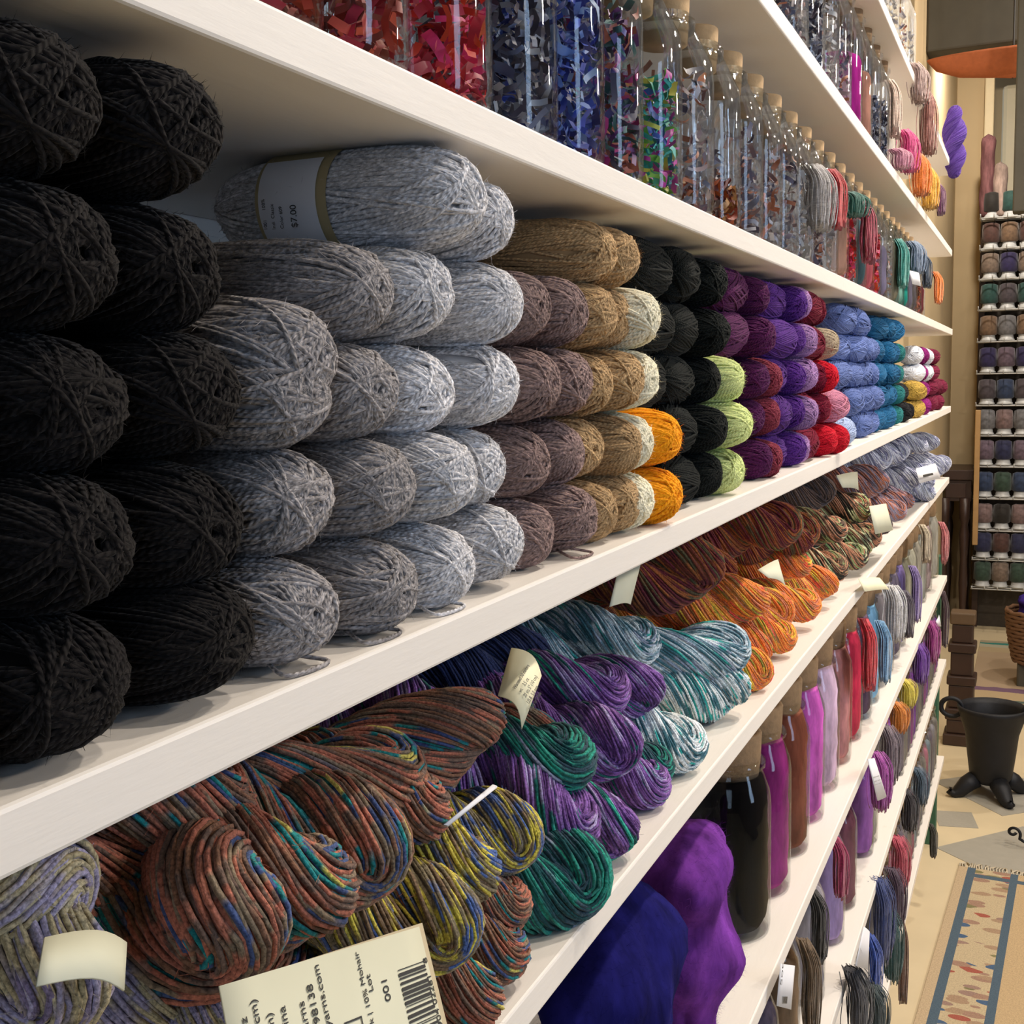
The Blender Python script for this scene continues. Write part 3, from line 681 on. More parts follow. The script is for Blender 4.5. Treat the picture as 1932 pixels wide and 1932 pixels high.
# ------------------------------------------------------------------ glass jars
def jar_meshes(name, r, h, neck, cork_h, mat, cork_r=None, shf=.74):
    sh = h*shf; g = MB(); q = (h-sh)/.041 if h-sh < .05 else 1.; q = min(1, q*.62) if shf > .75 else 1.
    prof = [(0, .003), (r*.7, .002), (r*.9, .0), (r*.985, .004), (r, .012), (r, sh*.5), (r, sh-.012), (r*.965, sh+.004*q), (neck+(r-neck)*.45, sh+.022*q), (neck+.002, sh+.036*q), (neck, sh+.044*q), (neck, h-.012), (neck+.004, h-.009), (neck+.004, h-.002), (neck, h)]
    g.lathe(prof, 36)
    c = MB(); cr = cork_r or neck-.001
    c.lathe([(0, h-.02), (cr*.93, h-.02), (cr*.99, h+.001), (cr*1.02, h+cork_h-.002), (cr*.99, h+cork_h), (cr*.84, h+cork_h), (cr*.8, h+cork_h-.006), (0, h+cork_h-.007)], 28)
    return g.mesh(name+'_glass', M['glass']), c.mesh(name+'_cork', mat), (r, h, sh), neck
JB = jar_meshes('jar_b', .041, .158, .022, .016, M['corklight'])
JF = jar_meshes('jar_f', .051, .204, .0405, .03, M['cork'], shf=.81)
JG = jar_meshes('jar_g', .040, .205, .024, .02, M['cork'])
JT = jar_meshes('jar_t', .026, .2, .015, .016, M['cork'])
def fleece_mesh(seed, r, h0, lump=.08, neckfill=None):
    rg = random.Random(seed); k = MB(); n, m = 22, 26; v = []; ph = [rg.uniform(0, 6.28) for _ in range(8)]
    for i in range(n+1):
        t = i/n
        rr = r*(1 if .04 < t < .9 else (math.sqrt(max(0, 1-((t-.9)/.1)**2)) if t >= .9 else math.sqrt(t/.04)*.96))
        for j in range(m):
            a = 2*PI*j/m
            q = 1-lump*.5+lump*.5*(math.sin(3*a+9*t+ph[0])*.5+math.sin(2*a-14*t+ph[1])*.5)*math.sin(5*t+ph[2])
            v.append((rr*q*math.cos(a), rr*q*math.sin(a), t*h0+(.006*math.sin(2*a+ph[3]) if t > .7 else 0)))
    f = [(i*m+j, i*m+(j+1) % m, (i+1)*m+(j+1) % m, (i+1)*m+j) for i in range(n) for j in range(m)]
    k.add(v, f); return k.mesh('wool_fleece', M['fleece'])
FL = {}
def jar_fleece(seed, J, fill):
    r, h, sh = J[2]; nk = J[3]; rg = random.Random(seed); top = sh*min(fill, 1.25); m = 28; k = MB(); v = []
    P = [(0, .006), (r*.85, .005), (r*.95, .014)]+[(r*.955, .014+(sh-.03)*q/8) for q in range(1, 9)]+[(r*.93, sh), (nk+(r-nk)*.2, sh+.016), (nk*.93, sh+.026), (nk*.9, h-.026)]
    P = [p for p in P if p[1] < top-.01]; lr, lz = P[-1]; P += [(lr*.9, lz+.008), (lr*.6, lz+.014), (0, lz+.016)]
    ph = [rg.uniform(0, 6.28) for _ in range(4)]
    for rr, z in P:
        for j in range(m):
            a = 2*PI*j/m; q = 1-.035*(1+math.sin(3*a+90*z+ph[0])*math.sin(2*a-60*z+ph[1]))
            v.append((rr*q*math.cos(a), rr*q*math.sin(a), z))
    k.add(v, [(i*m+j, i*m+(j+1) % m, (i+1)*m+(j+1) % m, (i+1)*m+j) for i in range(len(P)-1) for j in range(m)])
    return k.mesh('wool_fleece', M['fleece'])
def fleece_for(J, fill):
    key = (J[2], fill)
    if key not in FL: FL[key] = jar_fleece(len(FL), J, fill)
    return FL[key]
def scraps_mesh(seed, r, h, mat, n=480, sx=.0085, sy=.0021):
    rg = np.random.default_rng(seed); k = MB()
    for i in range(n):
        a = rg.uniform(0, 6.28); q = r*math.sqrt(rg.uniform(.25, 1)); z = .008+(h-.012)*rg.random()
        c = np.array([q*math.cos(a), q*math.sin(a), z]); d = rg.normal(size=3); d /= np.linalg.norm(d)
        e_ = np.cross(d, rg.normal(size=3)); e_ /= np.linalg.norm(e_); nn_ = np.cross(d, e_)
        l = sx*rg.uniform(.5, 1.3); w_ = sy*rg.uniform(.6, 1.4); P = []
        for t in (-1, -.33, .33, 1):
            for s_ in (-1, 1): P.append(c+d*l*t+e_*w_*s_+nn_*(l*.5*t*t))
        P = np.array(P); rr = np.hypot(P[:, 0], P[:, 1]); over = rr > r; P[over, :2] *= (r/rr[over])[:, None]; P[:, 2] = P[:, 2].clip(.005, h)
        u = rg.random(); k.add(P, [(0, 1, 3, 2), (2, 3, 5, 4), (4, 5, 7, 6)], [[(u, 0)]*4]*3)
    return k.mesh('fabric_scraps', mat)
SP = {'red': [(.75, .025, .08), (.85, .06, .03), (.5, .015, .05), (.9, .15, .04), (.4, .015, .05), (.8, .04, .2)],
      'brown red': [(.4, .08, .06), (.6, .07, .05), (.3, .07, .06), (.7, .1, .04), (.4, .14, .1), (.5, .02, .06)],
      'grey navy': [(.1, .1, .15), (.04, .04, .08), (.2, .22, .3), (.07, .1, .2), (.4, .44, .52), (.06, .04, .07)],
      'royal blue': [(.03, .06, .4), (.05, .11, .6), (.3, .42, .65), (.015, .02, .14), (.1, .2, .55)],
      'purple mixed': [(.16, .04, .2), (.5, .03, .22), (.05, .17, .17), (.2, .18, .48), (.4, .1, .06), (.05, .05, .1)],
      'bright mixed': [(.03, .45, .42), (.6, .05, .4), (.2, .5, .08), (.08, .18, .6), (.6, .6, .08), (.05, .4, .25)],
      'dusky mixed': [(.25, .16, .18), (.12, .1, .16), (.5, .18, .1), (.2, .22, .32), (.4, .36, .36)],
      'orange mixed': [(.6, .12, .02), (.4, .05, .02), (.5, .22, .05), (.2, .03, .02), (.12, .06, .04)],
      'pearl white': [(.5, .5, .53), (.4, .37, .35), (.6, .6, .62), (.35, .33, .36)]}
SM = {}
def scraps_for(J, col, fill):
    key = (J[2], col, fill)
    if key not in SM: SM[key] = scraps_mesh(len(SM), J[2][0]*.93, J[2][2]*fill, n=(150 if col in ('dusky mixed', 'pearl white') else 480), mat=MATS.setdefault(col, scrap_material('scraps '+col, SP[col])))
    return SM[key]
MATS = {}
WHERE = {'B': 'shelf just above the balls', 'C': 'second shelf above the balls', 'D': 'topmost shelf', 'F': 'shelf just under the skeins', 'G': 'second shelf under the skeins', 'H': 'lowest shelf'}
NJ = {}
def jar(shelf, J, y, xf, kind=None, col=None, colname='', fill=1., cork=True):
    i = NJ.get(shelf, 0); NJ[shelf] = i+1; r = J[2][0]
    root = link('glass_jar', None, None, (xf-r, y, Z[shelf]))
    tag(root, f'{ORD[i]} cork-stoppered glass jar along the {WHERE[shelf]}', 'jar', f'glass jars on the {WHERE[shelf]}')
    a = rb.uniform(0, 6.28)
    link('glass', J[0], root, rot=(0, 0, a))
    if cork: link('cork', J[1], root, rot=(0, 0, a))
    if kind == 'fleece':
        o = link('wool_fleece', fleece_for(J, fill), None, (xf-r, y, Z[shelf]+.004), (0, 0, a), None, col)
        tag(o, f'{colname} wool fleece inside the {ORD[i]} jar on the {WHERE[shelf]}', 'fleece', f'fleece in jars on the {WHERE[shelf]}')
    elif kind == 'scraps':
        o = link('fabric_scraps', scraps_for(J, col, fill), None, (xf-r, y, Z[shelf]+.002), (0, 0, a))
        tag(o, f'{col} fabric scraps inside the {ORD[i]} jar on the {WHERE[shelf]}', 'scraps', f'scraps in jars on the {WHERE[shelf]}', 'stuff')
    return root
# shelf B: jars of scraps
bys = [y_for_right(u, -.003, .041, EYE+.2) for u in (600, 768, 926, 1050, 1140, 1214, 1288)]
bk = [('scraps', 'brown red', 1.), ('scraps', 'brown red', 1.), ('scraps', 'red', 1.), ('scraps', 'grey navy', 1.), ('scraps', 'royal blue', 1.), ('scraps', 'purple mixed', 1.), ('scraps', 'bright mixed', .8)]
bys = [bys[0]]+bys[1:]
y = bys[-1]
bk += [('scraps', 'dusky mixed', 1.), ('scraps', 'orange mixed', .35), ('scraps', 'dusky mixed', .9), ('scraps', 'dusky mixed', .85), ('scraps', 'dusky mixed', 1.), ('scraps', 'pearl white', .9), ('scraps', 'dusky mixed', .6), ('scraps', 'pearl white', .9),
       ('fleece', (.4, .22, .16), 'dull pink', .9), ('scraps', 'red', 1.), ('fleece', (.07, .13, .15), 'slate', .9), ('fleece', (.45, .1, .12), 'rose', 1.), ('scraps', 'red', .9), ('fleece', (.15, .13, .2), 'grey', .8), ('scraps', 'dusky mixed', .9), ('fleece', (.25, .22, .15), 'khaki', 1.),
       ('fleece', (.2, .4, .33), 'mint', 1.), ('fleece', (.02, .28, .22), 'emerald', 1.), ('fleece', (.2, .18, .25), 'grey violet', 1.), ('fleece', (.15, .13, .14), 'dark grey', 1.), ('scraps', 'orange mixed', 1.), ('fleece', (.15, .03, .04), 'maroon', .6)]
while len(bys) < len(bk): y += .0935; bys.append(y)
for y, s in zip(bys, bk):
    if s[0] == 'scraps': jar('B', JB, y, -.003, 'scraps', s[1], fill=s[2])
    else: jar('B', JB, y, -.003, 'fleece', s[1], s[2], s[3])
ck = [('scraps', 'dusky mixed', .9), ('scraps', 'grey navy', .9), ('scraps', 'pearl white', .9), ('scraps', 'dusky mixed', .9), ('fleece', (.4, .02, .25), 'magenta', .8), ('fleece', (.42, .2, .15), 'salmon', .8), ('scraps', 'grey navy', .7), ('scraps', 'grey navy', .8), ('fleece', (.7, .62, .52), 'cream', .9)]
for i, s in enumerate(ck):
    y = 1.42+.115*i
    if s[0] == 'scraps': jar('C', JG, y, -.012, 'scraps', s[1], fill=s[2])
    else: jar('C', JG, y, -.012, 'fleece', s[1], s[2], s[3])
for i, s in enumerate(['pearl white', 'pearl white', 'dusky mixed', 'pearl white']): jar('D', JG, 2.2+.16*i, -.012, 'scraps', s, fill=.8)
# shelf F: jars of fleece
FJ = [((.004, .004, .005), 'black'), ((0.284, 0.027, 0.176), 'wine purple'), ((0.23, 0.0675, 0.0405), 'brown'), ((.7, .13, .56), 'magenta'), ((0.837, 0.567, 0.743), 'pale pink'), ((0.648, 0.27, 0.257), 'salmon'), ((0.675, 0.0405, 0.0945), 'red'), ((0.135, 0.081, 0.135), 'dark plum'), ((0.27, 0.54, 0.81), 'sky blue'),
      ((0.216, 0.189, 0.203), 'grey'), ((0.608, 0.594, 0.621), 'pale grey'), ((0.162, 0.135, 0.189), 'slate'), ((0.27, 0.203, 0.472), 'violet'), ((0.405, 0.378, 0.27), 'olive grey'), ((0.446, 0.419, 0.324), 'sage grey'), ((0.378, 0.338, 0.27), 'taupe'), ((0.405, 0.405, 0.351), 'pale taupe'), ((0.446, 0.338, 0.338), 'dusty pink'), ((0.405, 0.378, 0.324), 'oatmeal')]
for i, (u, (c, n)) in enumerate(zip((1455, 1493, 1528, 1557, 1584, 1608, 1628, 1647, 1661, 1675, 1688, 1700, 1711, 1721, 1731, 1740, 1750, 1760, 1772), FJ)):
    jar('F', JF, y_for_right(u, -.022, .051, Z['F']+.1), -.022, 'fleece', c, n, 1.22 if i else 1.2)
GJ = [((.1, .08, .12), 'dark lilac', JG), ((.2, .12, .07), 'brown', JG), ((.5, .45, .5), 'pale lilac', JG), ((.4, .28, .55), 'lilac', JG), ((.2, .07, .1), 'mulberry', JG), ((.3, .1, .38), 'purple', JG), ((.45, .42, .36), 'oatmeal', JG), ((.35, .3, .25), 'taupe', JG), ((.32, .1, .38), 'violet', JG)]
gu = (1470, 1510, 1558, 1595, 1617, 1650, 1658, 1679, 1687)
for u, (c, n, J) in zip(gu, GJ): jar('G', J, y_for_right(u, -.02, .04, Z['G']+.1), -.02, 'fleece', c, n, 1.1)
for i in range(15):
    jar('G', JT, 2.72+.072*i, -.012, 'fleece', [(.2, .17, .2), (.28, .25, .22), (.16, .13, .17), (.3, .08, .25), (.2, .06, .3)][i % 5], ['grey plum', 'taupe', 'dark grey', 'magenta', 'purple'][i % 5], 1.1)
for i in range(17):
    jar('H', JT, 2.45+.082*i, -.012, 'fleece', [(.3, .28, .3), (.28, .25, .22), (.5, .2, .26), (.25, .3, .33), (.2, .17, .2)][i % 5], ['pale grey', 'taupe', 'pink', 'blue grey', 'grey plum'][i % 5], 1.1)

# ------------------------------------------------------------------ hanging floss hanks
def floss_mesh(seed, n=64, top=.005, wide=.02, deep=.008, twist=.6):
    rg = np.random.default_rng(seed); k = MB(); s = np.linspace(0, 1, 12)
    for i in range(n):
        a, b = rg.normal(0, .5, 2).clip(-1, 1); ph = rg.uniform(0, 6.28); ln = rg.uniform(.9, 1.0)
        wv = .12*np.sin(s*rg.uniform(4, 9)+ph)
        wy = top+(wide-top)*np.minimum(1, s*1.6)**.7
        P = np.stack([(b*deep*(1+.4*np.sin(s*3)))+.012*np.sin(np.minimum(1, s*3)*PI/2)-.012, (a+wv)*wy*(1-.25*s**6), -s*ln], 1)
        k.tube(P, np.tile([1., 0, 0], (12, 1)), .0008*(1+.4*(s > .9)), 3, caps=True)
    v = []; m = 12
    for i, t in enumerate(s):
        wy = top+(wide-top)*min(1, t*1.6)**.7
        for j in range(m):
            q = 2*PI*j/m; v.append((deep*.7*math.cos(q)+.012*math.sin(min(1, t*3)*PI/2)-.012, wy*.62*math.sin(q)*(1-.3*t**6), -t*.95))
    k.add(v, [(i*m+j, i*m+(j+1) % m, (i+1)*m+(j+1) % m, (i+1)*m+j) for i in range(11) for j in range(m)])
    return k.mesh('floss_hank', M['floss'])
FM = [floss_mesh(s) for s in range(3)]+[floss_mesh(9, 90, .012, .034, .014)]
nf = 0
def floss(u0, v0, v1, xf, col, label, var=None, lean=0., wscale=1., group='floss hanks hanging from the jars'):
    global nf
    p = at_x(u0, v0, xf); q = at_x(u0, v1, xf); ln = max(.02, p[2]-q[2])
    o = link('floss_hank', FM[nf % 3 if var is None else var], None, (xf, p[1], p[2]), (0, lean*.3, 0), (1, wscale, ln), col); nf += 1
    tag(o, label, 'floss hank', group); return o
for a in [(1642, 1168, 1300, .006, (.55, .01, .03), 'bright red floss hank on the jars under the skeins', None, 0, 1.6), (1672, 1172, 1285, .004, (.12, .28, .48), 'sky blue floss hank beside the red one', None, 0, 1.7),
          (1690, 1105, 1208, .004, (.55, .55, .57), 'pale grey looped floss hank next to the blue one', 3, 0, 1.), (1716, 1115, 1200, .004, (.06, .045, .075), 'dark slate floss hank on the far jars', None, 0, 1.6),
          (1731, 1068, 1170, .002, (.2, .14, .36), 'violet floss hank on the far jars', None, 0, 1.5), (1783, 985, 1060, .01, (.45, .12, .13), 'coral pink floss hank at the end of the jars', None, 0, 2.2),
          (1748, 990, 1060, .01, (.5, .42, .3), 'oatmeal floss hank on the far jars', None, 0, 1.6),
          (1760, 1172, 1245, .004, (.3, .02, .2), 'magenta floss hank at the far end', 3, 0, 1.5), (1737, 1215, 1285, .004, (.13, .025, .3), 'deep purple floss hank beside the magenta one', 3, 0, 1.2), (1713, 1282, 1330, .006, (.6, .5, .06), 'yellow floss hank on the narrow jars', 3, 0, .9), (1697, 1325, 1378, .006, (.6, .2, .02), 'orange floss hank beside the yellow one', 3, 0, .8),
          (1680, 1370, 1470, .004, (.17, .13, .16), 'grey plum floss hank below the orange one', 3, 0, 1.), (1662, 1420, 1522, .006, (.35, .06, .33), 'bright violet floss hank carrying a white card', 3, 0, .9),
          (1588, 1580, 1690, .006, (.3, .015, .08), 'crimson ribbon hank on the lilac jar', None, 0, 1.2), (1546, 1680, 1812, .004, (.02, .017, .014), 'black lacy hank on the pale jar', None, 0, .9), (1533, 1775, 1940, .01, (.13, .08, .04), 'brown feathery hank hanging below the black one', None, 0, 1.2),
          (1785, 1115, 1215, -.01, (.04, .01, .02), 'dark maroon strip hanging by the green post', None, 0, 1.5),
          (1738, 1450, 1512, .004, (.05, .09, .14), 'dark blue and lime hank on the lowest shelf', 3, 0, 1.1), (1716, 1490, 1562, .006, (.012, .008, .015), 'black floss hank on the lowest shelf', 3, 0, 1.), (1700, 1580, 1670, .01, (.45, .06, .1), 'red and pink hank on the lowest shelf', 3, 0, 1.2),
          (1692, 1640, 1740, .012, (.06, .03, .06), 'dark plum hank below the red one', 3, 0, .9), (1668, 1660, 1800, .012, (.025, .045, .17), 'navy blue hank on the lowest shelf', 3, 0, 1.3), (1685, 1720, 1840, .02, (.015, .07, .07), 'dark green hank in front of the navy one', 3, 0, .9),
          (1652, 1765, 1885, .022, (.02, .06, .3), 'royal blue hank with a white tag', None, 0, 1.5), (1620, 1830, 1960, .02, (.05, .05, .06), 'charcoal hank beside the royal blue one', 3, 0, 1.3), (1655, 1860, 1960, .03, (.03, .05, .055), 'dark slate hank at the picture bottom', 3, 0, 1.),
          (1762, 1555, 1612, .0, (.04, .04, .03), 'black wisp hanging under the lowest shelf', None, 0, .8), (1706, 1730, 1880, .0, (.2, .12, .09), 'brown ribbon hanging below the lowest shelf', None, 0, .6),
          (1582, 318, 435, .006, (.45, .02, .03), 'scarlet floss hank on the jars above the balls', None, 0, 1.5), (1612, 362, 412, .004, (.02, .13, .1), 'dark green floss hank beside the scarlet one', 3, 0, .9), (1640, 378, 500, .006, (.3, .012, .05), 'crimson floss hank on the jars above the balls', None, 0, 1.8),
          (1705, 450, 545, .004, (.03, .27, .24), 'teal floss hank on the jars above the balls', None, 0, 1.6), (1728, 455, 520, .006, (.17, .24, .36), 'dusty blue floss hank with a white tag', 3, 0, 1.4), (1750, 480, 545, .006, (.02, .05, .1), 'midnight blue floss hank with a white edge', None, 0, 1.7), (1772, 512, 575, .004, (.75, .2, .02), 'orange floss hank at the end of the jar shelf', None, 0, 2.2), (1545, 310, 440, -.002, (.42, .4, .4), 'silver grey wispy hank above the balls', 3, 0, .7),
          (1690, 150, 265, -.01, (.62, .48, .4), 'cream drooping hank on the second shelf above', None, 0, 1.5), (1715, 245, 330, .004, (.6, .04, .22), 'hot pink fluffy hank on the second shelf above', 3, 0, 1.3), (1738, 290, 375, .006, (.75, .2, .02), 'orange fluffy hank on the second shelf above', 3, 0, 1.2), (1755, 315, 400, .006, (.75, .4, .03), 'golden yellow fluffy hank on the second shelf above', 3, 0, 1.3), (1700, 280, 322, .004, (.55, .25, .35), 'pale pink fluffy hank on the second shelf above', 3, 0, .8), (1776, 345, 410, .0, (.13, .03, .1), 'plum fluffy hank on the second shelf above', None, 0, 2.)]:
    floss(*a[:6], var=a[6], lean=a[7], wscale=a[8])
# paper tags hanging among the lower jars
def hang_tag(q, x, label, mat='paperwhite', lines=()):
    P = [px(u, v, x) for u, v in q]; o, n_ = paper_quad('hang_tag', None, *P, M[mat], .001); tag(o, label, 'tag')
    TLq, TRq, BRq, BLq = P
    for a, s, tx in lines: wtext(o, tx, TLq+(BLq-TLq)*a+(TRq-TLq)*.12+n_*.0018, TRq-TLq, TLq-BLq, s, M['ink'])
    return o
hang_tag([(1637, 1432), (1650, 1430), (1673, 1503), (1656, 1511)], .02, 'white hang tag on the bright violet floss hank')
vt = bpy.data.objects['hang_tag']; Pq = [px(u, v, .0212) for u, v in ((1637, 1432), (1650, 1430), (1673, 1503), (1656, 1511))]; k = MB()
for a_ in (.42, .52, .6):
    l_ = Pq[0]+(Pq[3]-Pq[0])*a_; r_ = Pq[1]+(Pq[2]-Pq[1])*a_; d_ = (Pq[3]-Pq[0])*.022
    for q0, q1 in ((.15, .45), (.52, .9)): k.add([l_+(r_-l_)*q0, l_+(r_-l_)*q1, l_+(r_-l_)*q1+d_, l_+(r_-l_)*q0+d_], [(0, 1, 2, 3)])
keep(link('faint_writing', k.mesh('faint_writing', plain('grey_ink', (.45, .45, .46), .7, 0), False)), vt)
t = hang_tag([(1473, 1818), (1500, 1822), (1493, 1905), (1466, 1898)], .012, 'white hang tag with bar code on a brown jar', )
Pq = [px(u, v, .0145) for u, v in ((1473, 1818), (1500, 1822), (1493, 1905), (1466, 1898))]; wtext(t, 'Soc', Pq[0]+(Pq[3]-Pq[0])*.52+(Pq[1]-Pq[0])*.2, Pq[0]-Pq[3], Pq[0]-Pq[1], .016, M['ink'])
k = MB()
P = [px(u, v, .0135) for u, v in ((1473, 1818), (1500, 1822), (1493, 1905), (1466, 1898))]
for i in range(6):
    a = .35+i*.055; p0 = P[0]+(P[1]-P[0])*a+(P[3]-P[0])*.78; p1_ = P[0]+(P[1]-P[0])*(a+.03)+(P[3]-P[0])*.78; dd = (P[3]-P[0])*.17
    k.add([p0, p1_, p1_+dd, p0+dd], [(0, 1, 2, 3)])
keep(link('bar_code', k.mesh('bar_code', M['ink'], False)), t)
hang_tag([(1630, 1748), (1641, 1758), (1638, 1830), (1614, 1822)], .03, 'white card with dark scrawl beside the royal blue hank', lines=((.6, .02, 'n'),))
hang_tag([(1766, 1172), (1772, 1160), (1776, 1182), (1768, 1182)], .012, 'small white tag above the magenta floss hank')
hang_tag([(1715, 510), (1735, 515), (1737, 540), (1722, 536)], .014, 'white tag on the dusty blue floss hank')

# ------------------------------------------------------------------ loose roving on shelf F
def roving(name, u, v, xf, rx, ry, zlo, zhi, seed, col, label, bul):
    rg = random.Random(seed); n, m = 44, 44; c = at_x(u, v, xf); k = MB(); vv = []; ph = [rg.uniform(0, 6.28) for _ in range(9)]
    for i in range(n+1):
        t = i/n; base = math.sin(PI*min(.5, max(0., .06+t*.94)/1.0*.62+.0))**.6 if t < .75 else math.sqrt(max(0., 1-((t-.75)/.25)**2))
        if t < .06: base *= math.sqrt(t/.06)
        bl = 1+.16*math.sin(bul*t*2*PI+ph[0])
        for j in range(m):
            a = 2*PI*j/m
            q = base*bl*(1+.09*math.sin(2*a+6*t+ph[1])+.07*math.sin(3*a-9*t+ph[2])+.05*math.sin(5*a+13*t+ph[3])+.03*math.sin(9*a-21*t+ph[4])+.018*math.sin(14*a+33*t+ph[5])*math.sin(7*a-40*t)+.012*math.sin(23*a+60*t))
            vv.append((rx*q*math.cos(a), ry*q*math.sin(a), zlo+(zhi-zlo)*t))
    k.add(vv, [(i*m+j, i*m+(j+1) % m, (i+1)*m+(j+1) % m, (i+1)*m+j) for i in range(n) for j in range(m)])
    V = np.array(vv); g = np.random.default_rng(seed)
    root = link(name, k.mesh(name, M['fleece']), None, (xf, c[1], 0), None, None, col); tag(root, label, 'roving', 'loose wool roving under the skeins')
    kf = MB(); idx = g.integers(m*4, len(V)-m*2, 7000); cen = np.array([0, 0, 0.])
    for q in idx:
        p = V[q]; nrm = np.array([p[0]/rx**2, p[1]/ry**2, .0]); nrm /= np.linalg.norm(nrm)+1e-9; nrm[2] = g.normal(0, .5)
        tn = np.cross(nrm, g.normal(size=3)); tn /= np.linalg.norm(tn)+1e-9; l = g.uniform(.004, .010)
        w_ = np.cross(tn, nrm); w_ = w_/(np.linalg.norm(w_)+1e-9)*.00006
        a = p+tn*l*.5; b = p+tn*l*1.0+nrm*l*g.uniform(.0, .4)
        kf.add([p-w_, p+w_, a+nrm*l*.12+w_, a+nrm*l*.12-w_, b], [(0, 1, 2, 3), (3, 2, 4)])
    fz = link('loose_fibres', kf.mesh('loose_fibres', M['fleece']), root, None, None, None, col); fz['kind'] = 'stuff'
zf = Z['F']
roving('wool_roving', 1300, 1750, -.035, .04, .062, zf, zf+.235, 1, (.15, .035, .26), 'fluffy violet wool roving in front of the black fleece jar', 2.4)
roving('wool_roving', 1150, 1800, -.04, .045, .075, zf, zf+.26, 2, (.011, .01, .1), 'fluffy royal blue wool roving beside the violet one', 1.7)
roving('wool_roving', 980, 1990, -.02, .045, .06, zf, zf+.2, 3, (.01, .13, .14), 'dark teal wool roving peeping up beside the blue one', 1.3)

